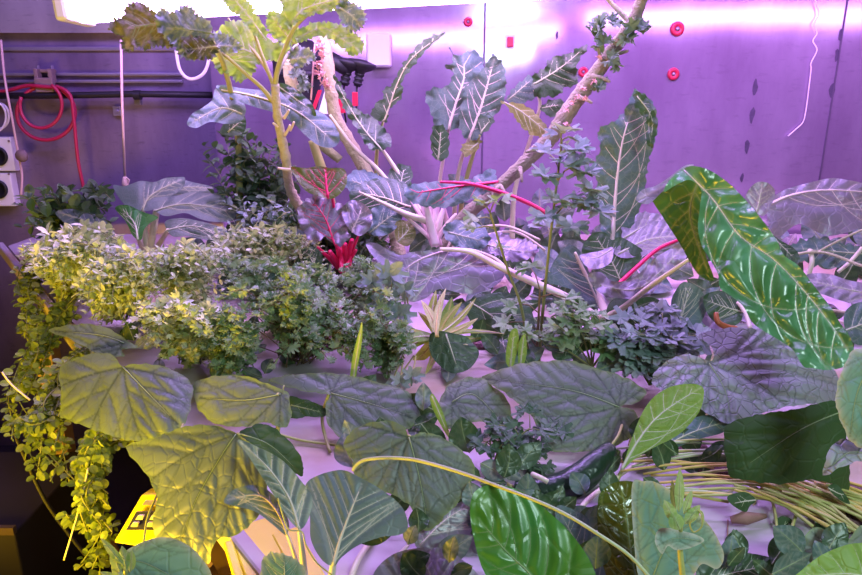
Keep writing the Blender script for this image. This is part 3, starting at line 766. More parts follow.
KALB = leafmat('blue_kale_leaf', (.17, .22, .22), (.10, .16, .12), vein=(.45, .46, .42), edge=(.26, .32, .30), rough=.6, trans=.25, cell=110, bump=.5, nscale=40, spec=.3, ret=.05)
KALO = leafmat('olive_kale_leaf', (.17, .15, .03), (.09, .09, .03), vein=(.40, .32, .36), edge=(.12, .14, .09), rough=.7, trans=.25, cell=110, bump=.5, nscale=30, spec=.15, ret=.05)
FUZZ = leafmat('fuzzy_grey_green_leaf', (.16, .32, .27), (.12, .26, .20), vein=(.09, .15, .10), edge=(.40, .42, .36), rough=.65, trans=.25, cell=60, bump=.4)
REDV = leafmat('red_veined_leaf', (.14, .20, .04), (.10, .14, .05), vein=(.55, .03, .08), rough=.35, trans=.3, cell=60, bump=.6, veinmix=.7)
H_PARS = herbmat('curly_parsley', (.12, .24, .09), (.42, .50, .34))
H_MINT = herbmat('pale_herb_leaf', (.22, .33, .15), (.72, .75, .58))
H_DARK = herbmat('dark_herb_leaf', (.05, .12, .05), (.13, .20, .12))
H_YEL = herbmat('trailing_herb_leaf', (.12, .18, .03), (.26, .32, .08))
H_BLUE = herbmat('blue_grey_herb_leaf', (.16, .24, .22), (.36, .42, .42))
S_HERB = herbmat('herb_stem', (.16, .20, .06), (.36, .36, .14))
S_DARK = herbmat('brown_herb_stem', (.12, .08, .05), (.30, .22, .12))

# ---------------------------------------------------------------- cucumber, left
c = thing('cucumber_plant', tab(270, 440), 'cucumber plant with broad yellow-lit leaves over the front left bench corner', 'cucumber plant')
K = dict(style='palm', fold=.06, droop=.10, teeth=.9, tfreq=.33, curl=.45, ribr=.8, ribmat=MIDG, vw=1.15, quilt=1.1, qw=3.5)
leaf(c, [(49,330),(70,325),(90,324),(110,329),(125,339),(138,347),(122,350),(124,356),(110,357),(95,352),(72,340)], 1.06, [(124,343),(100,335),(55,331)], CUC, el=55, az=-15, label='small grey-green leaf behind the big pointed one', **K)
leaf(c, [(60,369),(72,360),(90,354),(110,354),(123,366),(133,364),(157,365),(180,374),(192,385),(191,404),(184,425),(166,435),(136,441),(100,432),(66,419),(60,417),(61,395)], .94, [(123,367),(150,395),(178,424)], CUC, el=52, az=-20, label='broad pointed leaf lit yellow', **K)
leaf(c, [(126,447),(156,437),(183,427),(199,425),(216,426),(237,434),(262,455),(268,480),(262,510),(240,533),(216,541),(209,563),(199,558),(180,545),(156,537),(153,517),(157,498),(146,474)], .64, [(236,434),(220,458),(196,500),(181,543)], CUC, el=38, az=-25, label='largest leaf hanging down, glowing yellow from below', **{**K, 'vw': 1.5})
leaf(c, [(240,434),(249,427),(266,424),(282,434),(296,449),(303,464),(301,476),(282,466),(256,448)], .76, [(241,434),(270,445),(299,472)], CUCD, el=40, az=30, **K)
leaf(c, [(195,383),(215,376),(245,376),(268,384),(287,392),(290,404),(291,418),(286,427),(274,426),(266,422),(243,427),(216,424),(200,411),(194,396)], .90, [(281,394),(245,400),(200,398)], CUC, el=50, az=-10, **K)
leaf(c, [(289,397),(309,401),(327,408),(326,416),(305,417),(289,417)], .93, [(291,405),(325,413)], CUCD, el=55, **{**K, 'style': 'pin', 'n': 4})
stem(c, [(238,434,.76),(258,447,.80),(275,460,.83)], 2.2, M_stalk, 'petiole')
stem(c, [(278,393,.91),(280,415,.89),(277,440,.87)], 1.8, M_stalk, 'petiole')
stem(c, [(183,424,.78),(170,458,.72),(158,492,.68),(147,520,.66),(142,557,.64)], 1.3, M_stalk, 'tendril')
stem(c, [(284,385,.93),(276,430,.9),(275,455,.86),(283,462,.84),(290,456,.84),(287,450,.84)], .9, M_stalk, 'tendril')
# ---------------------------------------------------------------- cucumber, middle
c = thing('cucumber_plant', tab(400, 480), 'cucumber plant with three grey-green leaves in the middle of the foreground', 'cucumber plant')
leaf(c, [(269,380),(289,375),(326,373),(359,377),(383,384),(395,386),(416,396),(427,407),(415,424),(402,430),(382,425),(355,434),(339,437),(327,421),(326,404),(330,395),(308,392),(281,385)], .93, [(331,393),(375,405),(412,418)], CUC, el=52, az=5, label='leaf with a long left lobe', **K)
leaf(c, [(344,447),(349,434),(365,424),(389,421),(403,426),(409,436),(419,433),(434,434),(452,443),(468,456),(475,470),(465,494),(449,512),(428,531),(415,513),(402,500),(375,487),(355,474),(352,460)], .69, [(409,437),(420,480),(428,527)], CUC, el=45, az=0, label='round dark grey-green leaf with pointed tip', **{**K, 'vw': 1.3})
leaf(c, [(439,404),(446,388),(458,381),(472,377),(486,380),(495,388),(506,397),(513,418),(519,445),(498,434),(482,422),(462,425),(445,429),(440,417)], .93, [(452,402),(475,395),(513,436)], CUC, el=50, az=15, label='small leaf folded over the bright tray', **K)
stem(c, [(409,436,.79),(420,452,.84),(412,480,.80)], 2, M_stalk, 'petiole')
stem(c, [(329,394,.94),(322,420,.93),(330,452,.87)], 1.8, M_stalk, 'petiole')
stem(c, [(453,402,.94),(462,425,.92),(452,450,.88)], 2.2, M_stalk, 'petiole')
stem(c, [(353,470,.65),(362,461,.645),(382,458,.63),(409,459,.61),(432,464,.58),(465,474,.54),(492,484,.50),(532,499,.46),(565,514,.44),(598,534,.42),(631,557,.41),(660,590,.40)], 2.1, M_pale, 'tendril', label='long pale stalk running across the foreground')
stem(c, [(260,428,.9),(300,440,.9),(345,446,.88)], 1.5, M_stalk, 'vine')
# ---------------------------------------------------------------- cucumber, right, with a fruit
c = thing('cucumber_plant', tab(620, 480), 'cucumber plant with big purple-grey leaves at right and one dark cucumber', 'cucumber plant')
leaf(c, [(482,378),(499,370),(519,364),(545,361),(572,361),(599,369),(619,375),(634,382),(646,392),(638,402),(621,407),(634,410),(638,420),(633,434),(622,443),(606,449),(582,452),(548,450),(540,434),(532,417),(515,401),(497,388)], .90, [(619,407),(570,390),(486,379)], CUC, el=48, az=0, label='large grey-green leaf above the cucumber', **K)
leaf(c, [(653,375),(669,360),(689,354),(710,361),(713,349),(699,335),(719,329),(746,328),(779,335),(796,349),(803,362),(833,370),(840,384),(837,399),(812,404),(786,407),(756,416),(731,424),(712,416),(696,406),(679,395),(656,387)], .90, [(709,363),(725,390),(731,421)], CUCP, el=50, az=-8, label='broad purple-grey leaf under the glossy chard', **{**K, 'vw': 1.5, 'quilt': 2.2, 'fold': .02})
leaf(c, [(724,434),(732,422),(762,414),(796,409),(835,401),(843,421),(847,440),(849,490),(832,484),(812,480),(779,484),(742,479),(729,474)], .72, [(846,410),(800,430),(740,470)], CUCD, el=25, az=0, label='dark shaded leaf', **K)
leaf(c, [(856,349),(846,362),(838,382),(836,404),(842,424),(850,440),(866,448),(900,430),(908,380),(890,352)], .62, [(880,350),(858,390),(850,436)], FUZZ, el=30, az=-25, label='pale mint green leaf at the right edge', **K)
leaf(c, [(823,475),(829,450),(835,443),(847,439),(866,446),(884,455),(874,466),(862,461),(842,467)], .62, [(880,458),(850,452),(825,473)], CUCP, el=45, az=-10, **K)
stem(c, [(712,362,.92),(718,345,1.0),(706,420,.95),(680,455,.87)], 2, M_stalk, 'petiole')
stem(c, [(618,408,.92),(632,430,.9),(622,470,.83)], 2, M_stalk, 'petiole')
stem(c, [(690,446,.9),(660,456,.87),(625,476,.83)], 2, M_stalk, 'vine')
def fruit(par):
    P = crom([tuple(at(*p)) for p in ((611,448,.82),(598,462,.80),(582,477,.785),(560,488,.775),(535,491,.775),(514,488,.78))], 8)
    n = len(P); m = MB(); u = .8/F
    rad = [u*17*min(1, math.sin(PI*(.06+.88*i/(n-1)))**.45) for i in range(n)]
    m.tube([Vector(p) for p in P], rad, 18); o = m.build('cucumber', M_cuke, par, True)
    m = MB(); m.tube([Vector(P[-1]), Vector(P[-1])+Vector((-.01, .006, .004))], [.003, .002], 6); m.build('blossom_end', M_stalk, o, True)
    return o
fruit(c)
stem(c, [(608,450,.82),(618,436,.84),(622,425,.88)], 1.6, M_stalk, 'fruit_stalk')
stem(c, [(532,474,.76),(541,478,.75),(548,482,.745)], 3, M_stalkw, 'stalk_stump', seg=3)
# ---------------------------------------------------------------- front row
c = thing('cucumber_seedling', tab(672, 600), 'young cucumber shoot with fuzzy tip and pale green leaf at the front right', 'cucumber plant')
leaf(c, [(632,485),(644,481),(655,482),(671,491),(691,507),(709,525),(720,543),(724,558),(717,569),(702,564),(690,578),(660,590),(640,580),(634,540)], .52, [(648,590),(670,540),(700,520)], FUZZ, el=28, az=-15, label='pale blue-green rounded leaf', style='palm', fold=.05, quilt=.8, vw=1.1, ribr=.8, ribmat=MIDG)
stem(c, [(686,600,.42),(682,570,.425),(680,545,.43),(681,520,.43)], [4, 3.6, 3.2, 2.5], M_stalk)
BUD = leafmat('young_bud_leaf', (.28, .42, .14), (.22, .34, .12), vein=(.4, .45, .3), rough=.6, trans=.35)
for b_, t_, w_, Y in (((679,512),(680,468),10,.43),((676,512),(672,480),8,.435),((684,514),(692,490),8,.43),((676,522),(664,500),12,.425),((685,524),(700,505),12,.425),((680,530),(672,512),16,.42)):
    aleaf(c, b_, t_, w_, Y, BUD, el=15, n=3, quilt=.3, ribr=.5, ribmat=MIDG, floor=False)
leaf(c, [(655,542),(658,530),(668,528),(682,531),(697,535),(704,541),(690,548),(676,550),(668,546),(662,554)], .425, [(700,541),(676,538),(657,546)], FUZZ, el=35, fold=.2, quilt=.4, n=4, ribr=.5, ribmat=MIDG, floor=False, label='small curled fuzzy leaf')
for q in range(2): stem(c, [(686,508,.43),(700+q*2,512,.425),(702,526,.42),(694,532,.42),(690,524,.42),(696,518,.42)], .9, M_stalk, 'tendril')
c = thing('cucumber_seedling', tab(150, 620), 'fuzzy cucumber shoot tip with one rounded leaf at the bottom left', 'cucumber plant')
leaf(c, [(118,566),(125,552),(136,545),(148,540),(162,537),(178,540),(192,548),(203,560),(211,573),(210,590),(160,600),(125,590)], .50, [(128,560),(150,565),(195,590)], FUZZ, el=35, az=10, style='palm', fold=.05, quilt=.8, vw=1.0, ribr=.8, ribmat=MIDG, label='rounded grey-green leaf', floor=False)
for b_, t_, w_ in (((124,566),(101,538),9),((120,572),(112,548),13),((126,570),(122,546),12),((130,572),(132,550),10),((118,580),(100,572),8),((126,584),(112,560),14)):
    aleaf(c, b_, t_, w_, .495, BUD, el=15, n=3, quilt=.3, ribr=.4, ribmat=MIDG, floor=False)
stem(c, [(126,640,.49),(126,600,.495),(126,568,.495)], 3, M_stalk)
# glossy front leaves
c = thing('romaine_lettuce', tab(600, 640), 'glossy bright green lettuce with large blurred leaf at the bottom centre', 'lettuce')
leaf(c, [(470,515),(472,497),(478,489),(490,485),(506,486),(520,491),(534,500),(550,513),(566,528),(582,548),(594,570),(600,600),(560,625),(515,612),(487,577),(476,548)], .47, [(560,625),(535,580),(505,550),(478,518)], LETT, el=35, az=-10, n=6, ang=55, quilt=2.6, qw=7, fold=.05, droop=-.05, ribr=1.6, ribmat=MIDG, vw=1.6, label='large glossy leaf nearest the camera', floor=False)
leaf(c, [(598,500),(603,490),(611,484),(622,481),(635,482),(650,488),(664,500),(671,520),(672,545),(664,575),(650,600),(625,605),(606,575),(598,535)], .60, [(645,610),(632,560),(627,520),(621,486)], leafmat('glossy_dark_green_leaf', (.05, .14, .03), (.10, .10, .01), vein=(.28, .32, .08), rough=.22, trans=.2, cell=60, bump=.5, spec=.8), el=35, az=5, n=7, quilt=2.2, qw=6, fold=.05, ribr=1.2, ribmat=MIDG, label='dark glossy leaf', floor=False)
c = thing('spinach_plant', tab(640, 480), 'light green narrow leaf plant standing right of the cucumber fruit', 'leafy plant')
leaf(c, [(704,391),(699,385),(686,384),(670,387),(655,396),(645,408),(638,422),(632,438),(626,456),(622,470),(636,458),(655,447),(675,437),(690,424),(701,408)], .80, [(620,472),(640,438),(662,413),(700,388)], BRIGHT, el=40, az=-10, n=7, fold=.1, quilt=1.2, ribr=1.4, label='bright green upright leaf', floor=False)
leaf(c, [(646,464),(650,448),(666,435),(689,420),(712,415),(734,424),(722,433),(696,440),(673,450),(658,460)], .84, [(638,470),(680,438),(728,421)], COLL, el=50, n=6, quilt=1, ribr=1.6, label='grey-green leaf with pale rib')
stem(c, [(622,470,.80),(612,492,.78),(600,520,.72)], [2, 3, 3.5], M_stalk, 'petiole')
stem(c, [(650,455,.84),(620,475,.80),(590,498,.74),(580,510,.72)], [1.8, 2.5, 3, 3.5], M_stalkw, 'petiole')
c = thing('radish_plant', tab(830, 600), 'plant with grey-blue leaf and yellow-green leaf at the bottom right corner', 'leafy plant')
leaf(c, [(770,580),(790,556),(808,532),(818,527),(832,534),(847,540),(862,525),(880,540),(870,580),(820,605),(780,600)], .60, [(860,600),(840,560),(812,532)], CUC, el=40, az=-10, style='palm', quilt=1, label='grey-blue leaf', floor=False)
leaf(c, [(785,585),(797,574),(820,556),(846,545),(866,543),(895,545),(912,580),(880,612),(800,602)], .42, [(900,600),(860,575),(800,577)], BRIGHT, el=40, az=-15, quilt=1, n=6, label='yellow-green leaf close to the camera', floor=False)
c = thing('chinese_cabbage', tab(560, 570), 'dark purple-grey leaved plant behind the glossy front leaf at bottom', 'leafy plant')
leaf(c, [(555,512),(575,510),(592,523),(598,537),(595,550),(606,572),(600,600),(575,590)], .62, [(600,600),(585,560),(562,516)], COLL, el=40, quilt=1.2, floor=False)
leaf(c, [(420,530),(432,525),(452,507),(470,500),(480,515),(484,545),(470,560),(432,556),(415,545)], .66, [(420,545),(445,520),(470,505)], PURP, el=45, quilt=1.4, label='dark leaf with pink rib', ribmat=MIDP, floor=False)
leaf(c, [(372,578),(390,556),(418,548),(445,549),(465,562),(480,578),(490,605),(380,605)], .58, [(440,610),(432,580),(420,552)], PURP, el=45, quilt=1.8, label='purple crinkled leaf at the bottom edge', floor=False)
leaf(c, [(500,545),(520,575),(560,590),(520,600),(490,580)], .62, [(500,548),(530,590)], COLD, el=45, floor=False)
leaf(c, [(262,562),(268,554),(276,552),(292,557),(302,565),(306,580),(300,600),(262,600)], .56, [(285,605),(284,556)], FUZZ, el=40, quilt=1, label='small blue-green leaf', floor=False, teeth=1.5)
leaf(c, [(700,560),(730,552),(765,556),(785,565),(780,590),(740,600),(700,590)], .60, [(700,580),(770,565)], COLD, el=45, quilt=1.6, label='dark curled leaf', floor=False)
leaf(c, [(610,560),(640,556),(668,560),(700,568),(700,600),(600,600)], .62, [(600,600),(690,575)], COLL, el=45, quilt=1.6, floor=False)
stem(c, [(378,590,.60),(395,560,.64),(415,540,.68),(428,528,.70)], [3.5, 3.2, 2.5, 1.5], M_stalkw, 'petiole')
# ---------------------------------------------------------------- pak choi at the front
c = thing('pak_choi', tab(320, 590), 'pak choi with three white-veined leaves in front of the yellow-lit tray', 'pak choi')
P = dict(style='fan', quilt=1.6, qw=4, vw=1.5, fold=.12, ribmat=M_stalkw, ang=30, floor=False)
leaf(c, [(238,440),(256,446),(282,460),(302,482),(312,497),(309,517),(301,529),(291,522),(281,507),(264,480),(249,457)], .59, [(299,530),(290,500),(270,470),(241,442)], PAK, el=40, az=20, n=6, ribr=1.6, label='upright left leaf with white rib', **P)
leaf(c, [(224,502),(233,490),(253,485),(269,491),(282,507),(289,523),(286,535),(272,524),(256,512),(239,507)], .60, [(288,535),(276,510),(258,495),(228,500)], PAK, el=45, az=-10, n=5, ribr=1.3, label='small leaf pointing left', **P)
leaf(c, [(306,484),(319,475),(342,470),(359,477),(382,490),(402,507),(408,527),(399,535),(382,537),(359,545),(342,557),(334,566),(322,560),(311,540),(310,517),(307,500)], .58, [(333,566),(340,540),(352,508),(362,484)], PAK, el=45, az=-5, n=6, ribr=2.2, label='large fan-shaped leaf', **P)
stem(c, [(299,528,.59),(302,550,.585),(306,590,.58)], [2, 3.5, 5], M_stalkw, 'petiole')
stem(c, [(287,533,.60),(296,560,.595),(300,590,.59)], [1.6, 2.6, 4], M_stalkw, 'petiole')
stem(c, [(334,560,.58),(331,580,.575),(328,600,.57)], [3.5, 4.5, 6], M_stalkw, 'petiole')
stem(c, [(350,585,.62),(385,570,.64),(412,542,.68),(432,528,.70)], [5, 4.5, 3.5, 3], M_stalkw, 'petiole')
stem(c, [(349,585,.60),(358,560,.63),(376,535,.68),(388,528,.70)], [4, 3.8, 3, 2], M_stalkw, 'petiole')
stem(c, [(278,498,.58),(285,522,.57),(290,530,.565),(302,532,.565),(306,545,.56),(316,562,.56),(332,575,.56)], .9, M_stalk, 'tendril')
# ---------------------------------------------------------------- celery-like heart in the middle
CREAM = leafmat('cream_stalk_leaf', (.48, .50, .10), (.34, .40, .06), vein=(.6, .6, .25), rough=.45, trans=.3)
c = thing('bok_choy_heart', tab(436, 338), 'yellow-green heart of narrow pointed stalks at centre of the bench', 'leafy plant')
for k, (x, y, w_) in enumerate(((400,352,6),(410,365,8),(418,312,5),(436,290,7),(452,297,9),(462,302,6),(476,298,5),(408,328,5),(488,336,5),(505,334,3),(478,318,5),(425,375,5),(404,340,7),(446,288,5),(421,300,6),(468,345,5))):
    aleaf(c, (436+(k%3)*2-2, 337), (x, y), w_*1.5, 1.24-.004*k, BRIGHT if k % 4 == 0 else CREAM, el=25+k*3, bend=.06*(-1)**k, n=3, quilt=.5, ribr=1.2, ribmat=M_gold if k % 3 else M_stalkw, floor=False)
leaf(c, [(430,335),(440,331),(452,333),(465,336),(472,342),(479,354),(469,369),(452,373),(438,364),(430,352)], 1.16, [(446,334),(452,352),(458,370)], COLD, el=35, n=5, style='palm', quilt=1, label='dark drooping leaf')
leaf(c, [(465,305),(480,297),(499,292),(520,296),(529,304),(535,325),(534,349),(522,362),(506,366),(492,352),(475,330)], 1.32, [(470,302),(500,322),(528,352)], COLD, el=35, n=6, quilt=1, label='dark green leaf in shade')
# ---------------------------------------------------------------- big-ribbed collard in the middle
c = thing('collard_plant', tab(560, 345), 'collard plant with thick pink ribs and purple-lit leaves at centre', 'collard')
P = dict(quilt=1.6, qw=5, vw=1.3, fold=.1, n=7)
leaf(c, [(366,245),(376,243),(388,250),(400,255),(412,252),(432,250),(456,247),(482,253),(497,260),(505,270),(500,282),(484,291),(465,294),(440,289),(426,298),(411,302),(399,294),(392,276),(378,262)], 1.30, [(512,268),(480,252),(450,250),(415,262),(397,280)], PURP, el=35, ribr=2.5, ribmat=MIDP, ruffle=(1.5, .12, 8), label='wide purple-lit leaf with pale rib', **P)
stem(c, [(440,249,1.285),(470,252,1.28),(500,267,1.27),(535,283,1.26),(568,298,1.25),(598,318,1.24)], [3, 4.5, 6, 7, 7, 7], MIDP, 'petiole', flat=.6)
leaf(c, [(547,281),(552,265),(562,250),(572,245),(582,254),(590,275),(597,295),(602,308),(590,305),(572,290)], 1.3, [(602,312),(588,280),(574,254)], COLL, el=30, ribr=2, label='upright leaf with cream rib', **P)
leaf(c, [(582,252),(588,238),(596,232),(606,233),(612,240),(620,237),(634,244),(643,252),(637,266),(628,282),(616,284),(600,270)], 1.34, [(622,284),(612,262),(596,237)], COLD, el=30, **P)
leaf(c, [(580,256),(588,253),(600,251),(612,247),(613,256),(609,264),(597,269),(586,266)], 1.25, [(612,249),(596,258),(582,257)], PURP, el=65, label='lilac-lit leaf tip folded over', **{**P, 'n': 3})
leaf(c, [(588,276),(600,272),(612,281),(628,280),(642,271),(655,258),(668,250),(684,240),(688,246),(684,262),(664,280),(648,296),(625,299),(600,293)], 1.22, [(600,285),(640,288),(682,248)], PURP, el=40, ruffle=(3, .25, 9), label='curled ruffled dark purple leaf', **P)
leaf(c, [(613,250),(628,238),(645,226),(660,221),(676,230),(680,244),(662,250),(640,256),(622,258)], 1.36, [(618,254),(646,240),(676,236)], PURP, el=45, **P)
stem(c, [(618,285,1.26),(636,268,1.3),(660,248,1.34),(690,236,1.38)], [2.5, 2.2, 2, 1.5], MIDR, 'petiole', label='bright pink stalk')
stem(c, [(602,318,1.24),(620,310,1.2),(652,285,1.15),(700,252,1.1)], [4, 3.5, 3, 1.6], M_stalkw, 'petiole')
stem(c, [(612,330,1.22),(600,300,1.28),(588,280,1.30),(575,252,1.32)], [5, 4, 2.5, 1.2], M_stalkw, 'petiole')
leaf(c, [(554,359),(553,342),(568,333),(590,333),(612,339),(622,348),(608,352),(589,350),(572,358)], 1.12, [(620,346),(590,340),(556,356)], COLD, el=45, label='dark glossy low leaf', **P)
leaf(c, [(612,300),(640,296),(660,300),(672,312),(668,330),(645,342),(622,338),(606,322)], 1.22, [(612,318),(640,318),(668,318)], COLD, el=35, **P)
leaf(c, [(671,303),(676,290),(684,282),(698,287),(706,300),(706,312),(698,326),(686,334),(674,328)], 1.12, [(676,334),(685,305),(690,286)], COLL, el=25, label='grey leaf with fanned ribs', **{**P, 'ang': 25, 'ribr': 1.4})
leaf(c, [(704,296),(723,291),(737,299),(744,310),(738,324),(722,326),(708,315)], 1.1, [(742,312),(722,306),(706,300)], COLD, el=40, **P)
leaf(c, [(700,300),(718,318),(735,322),(756,326),(768,330),(752,334),(722,332),(702,322)], 1.14, [(700,306),(740,330)], PURP, el=40, **P)
stem(c, [(716,313,1.08),(718,322,1.07),(727,327,1.07),(737,328,1.07)], [2.5, 3.2, 3.2, 2], plain('rusty_stalk', (.35, .10, .03), .4), 'old_stalk', label='curved rusty orange stalk')
stem(c, [(738,302,1.1),(746,314,1.08),(750,328,1.06)], 2.2, MIDP, 'petiole')
# ---------------------------------------------------------------- glossy curled chard
c = thing('swiss_chard', tab(800, 430), 'swiss chard with one huge glossy curled leaf arching across the right side', 'chard')
P = dict(qw=6, vw=1.5)
leaf(c, [(651,197),(660,190),(672,178),(688,171),(700,180),(706,195),(703,215),(702,235),(706,256),(714,280),(700,276),(690,262),(680,244),(666,222)], .98, [(700,178),(690,215),(708,272)], leafmat('chard_underside', (.05, .17, .03), (.04, .12, .02), vein=(.30, .34, .10), rough=.35, trans=.3, cell=42, bump=.6), el=5, az=-30, n=6, quilt=2, label='dark green inside of the curled leaf', ribmat=MIDG, **P)
leaf(c, [(664,192),(668,182),(680,171),(692,166),(709,170),(726,181),(740,194),(756,212),(768,228),(777,241),(784,255),(799,266),(811,282),(822,296),(832,309),(840,323),(849,335),(854,352),(847,365),(830,370),(812,368),(803,366),(793,350),(779,340),(764,331),(752,322),(743,306),(728,294),(720,288),(718,274),(708,256),(702,246),(698,228),(700,206),(701,190),(690,180),(676,185)], .86, [(684,170),(712,198),(740,236),(772,258),(800,286),(826,318),(848,350)], CHARD, el=22, az=-28, n=9, ang=62, quilt=5.0, ruffle=(2.2, .16, 10), ribr=.9, ribmat=MIDP, fold=-.04, label='huge glossy puckered leaf', **P)
leaf(c, [(636,200),(642,190),(655,186),(668,178),(684,166),(694,165),(684,172),(670,184),(660,194),(648,204)], 1.0, [(640,198),(664,186),(690,166)], PURP, el=40, n=3, quilt=1, label='purple folded leaf rim', ribr=0, **P)
stem(c, [(846,348,.90),(830,366,.96),(810,385,1.02),(800,402,1.04)], [2, 3, 3.5, 4], MIDP, 'petiole')
# ---------------------------------------------------------------- right background plants
c = thing('collard_plant', tab(850, 300), 'collard with broad lilac-lit leaves behind the glossy chard at far right', 'collard')
P = dict(quilt=1.8, qw=5, vw=1.4)
leaf(c, [(766,208),(772,198),(784,190),(800,185),(816,181),(832,178),(848,180),(866,184),(895,195),(892,215),(880,228),(862,228),(845,233),(828,236),(815,231),(800,224),(788,230),(776,240),(770,228)], 1.45, [(766,206),(792,195),(830,190),(890,194)], PURP, el=30, n=7, fold=.2, ribr=2, ribmat=MIDP, ruffle=(1.5, .15, 8), label='long purple leaf with pale rib', **P)
leaf(c, [(745,198),(750,188),(758,182),(768,183),(775,191),(772,204),(764,216),(755,212),(746,206)], 1.40, [(756,214),(760,198),(762,184)], PURP, el=15, n=4, **P)
leaf(c, [(806,276),(818,273),(833,275),(848,280),(866,283),(895,286),(896,310),(866,306),(846,302),(830,297),(814,290)], 1.3, [(895,298),(850,290),(808,280)], PURP, el=45, n=5, label='low purple leaf', **P)
leaf(c, [(790,246),(806,238),(826,238),(845,244),(866,246),(890,250),(880,262),(858,262),(836,268),(812,264),(796,256)], 1.42, [(880,255),(840,252),(794,248)], COLL, el=35, n=5, teeth=3, **P)
leaf(c, [(768,232),(780,240),(796,250),(800,262),(790,262),(778,254),(770,244)], 1.4, [(770,234),(796,260)], COLD, el=30, n=4, **P)
leaf(c, [(845,312),(862,302),(890,310),(880,340),(858,345),(846,332)], 1.1, [(846,330),(880,318)], COLL, el=40, n=4, **P)
for pts, w_ in (([(780,258,1.42),(820,252,1.4),(862,266,1.35),(890,275,1.3)], 1.6), ([(800,262,1.42),(840,240,1.42),(880,222,1.4)], 1.2), ([(808,276,1.4),(812,262,1.4),(810,250,1.42)], 2.5), ([(838,272,1.4),(850,262,1.4),(862,248,1.42)], 2),
                ([(820,310,1.25),(845,312,1.2),(870,322,1.15)], 1.5), ([(825,318,1.25),(848,324,1.2),(870,336,1.15)], 1.8), ([(828,330,1.2),(850,336,1.15),(870,348,1.1)], 1.6)):
    stem(c, pts, w_, M_stalkw if w_ > 1.7 else M_bark, 'stem')
# ---------------------------------------------------------------- tall collards in the back
c = thing('collard_plant', tab(470, 262), 'tall collard with two pale upright leaves against the back wall', 'collard')
P = dict(quilt=1.1, qw=4, vw=1.2, fold=.2, floor=False, teeth=1.6, tfreq=.6)
leaf(c, [(449,47),(455,55),(463,54),(472,50),(480,55),(484,63),(481,74),(472,84),(465,97),(462,112),(459,127),(447,130),(436,126),(430,110),(425,97),(432,88),(445,87),(452,78),(451,70),(444,66),(453,62)], 1.95, [(448,130),(456,103),(464,78),(463,58)], COLL, el=10, az=10, n=7, ribr=1.7, ribmat=MIDP, label='left upright leaf', ruffle=(2.6, .22, 5), **P)
leaf(c, [(492,55),(500,60),(505,72),(506,88),(503,104),(496,114),(484,122),(480,137),(468,140),(461,132),(459,116),(462,100),(466,87),(478,74),(486,64)], 1.9, [(468,142),(481,107),(494,60)], COLL, el=10, az=-10, n=8, ribr=1.7, ribmat=MIDP, label='right upright leaf', ruffle=(2.2, .25, 5), **P)
leaf(c, [(432,128),(440,125),(447,130),(449,142),(447,158),(436,160),(431,148)], 1.9, [(438,162),(441,130)], COLD, el=10, n=4, **P)
leaf(c, [(478,118),(486,114),(494,118),(490,128),(481,133)], 1.88, [(479,134),(492,118)], COLD, el=20, n=3, **P)
leaf(c, [(462,145),(474,140),(482,141),(474,152),(464,156)], 1.88, [(478,143),(464,154)], OLIVE, el=30, n=3, **P)
stem(c, [(449,128,1.95),(444,155,1.97),(440,190,2.0),(450,232,2.02)], [1.3, 1.8, 2.2, 2.8], MIDP, 'petiole')
stem(c, [(469,138,1.9),(460,165,1.93),(455,200,1.97),(455,232,2.0)], [1.5, 2, 2.4, 3], M_stalkw, 'petiole')
stem(c, [(480,135,1.88),(470,165,1.92),(462,200,1.95),(460,232,2.0)], [1.2, 2.2, 2.4, 2.8], M_stalk, 'petiole')
c = thing('collard_plant', tab(400, 258), 'collard with narrow curled green leaves reaching up left of the wall joint', 'collard')
leaf(c, [(334,76),(341,84),(350,102),(362,112),(373,117),(382,126),(387,131),(392,143),(384,150),(370,149),(362,138),(355,127),(346,112),(338,95)], 1.75, [(384,152),(366,132),(350,108),(335,79)], COLD, el=30, az=15, n=7, ribr=1.4, label='narrow leaf with cream rib', ruffle=(2.2, .25, 5), **P)
leaf(c, [(445,33),(434,35),(424,40),(415,48),(408,57),(402,65),(397,75),(392,84),(382,91),(384,97),(374,106),(371,117),(380,122),(388,120),(388,110),(398,102),(403,92),(402,82),(412,68),(422,55),(434,43)], 1.80, [(383,124),(389,108),(398,82),(412,58),(440,36)], BRIGHT if False else COLD, el=15, az=-20, n=9, ribr=1.4, ribmat=M_stalkw, label='long curled leaf arching to upper right', **P)
stem(c, [(383,150,1.76),(395,168,1.74),(408,188,1.72),(420,212,1.70)], [1.6, 2.2, 2.8, 3.2], M_stalkw, 'petiole')
stem(c, [(383,122,1.8),(377,150,1.82),(378,185,1.84),(392,225,1.85)], [1.2, 1.8, 2.2, 2.8], M_stalk, 'petiole')
stem(c, [(330,115,1.76),(352,145,1.74),(380,172,1.72),(405,205,1.7)], [1.3, 2, 2.4, 3], M_stalkw, 'petiole')
leaf(c, [(350,195),(360,184),(380,178),(402,182),(415,195),(405,215),(382,222),(360,214)], 1.66, [(412,208),(385,198),(355,192)], COLD, el=35, n=6, label='dark green low leaf', ribmat=M_stalkw, ribr=1.6, **P)
leaf(c, [(390,170),(402,164),(412,170),(410,186),(398,196),(388,186)], 1.72, [(398,196),(404,168)], COLD, el=30, n=5, **P)
stem(c, [(359,192,1.64),(385,204,1.62),(406,214,1.6),(430,222,1.58)], [1, 2, 3, 4], M_stalkw, 'petiole')
leaf(c, [(346,178),(356,170),(372,172),(384,180),(376,194),(358,196),(348,190)], 1.7, [(380,190),(350,180)], COLL, el=35, n=5, **P)
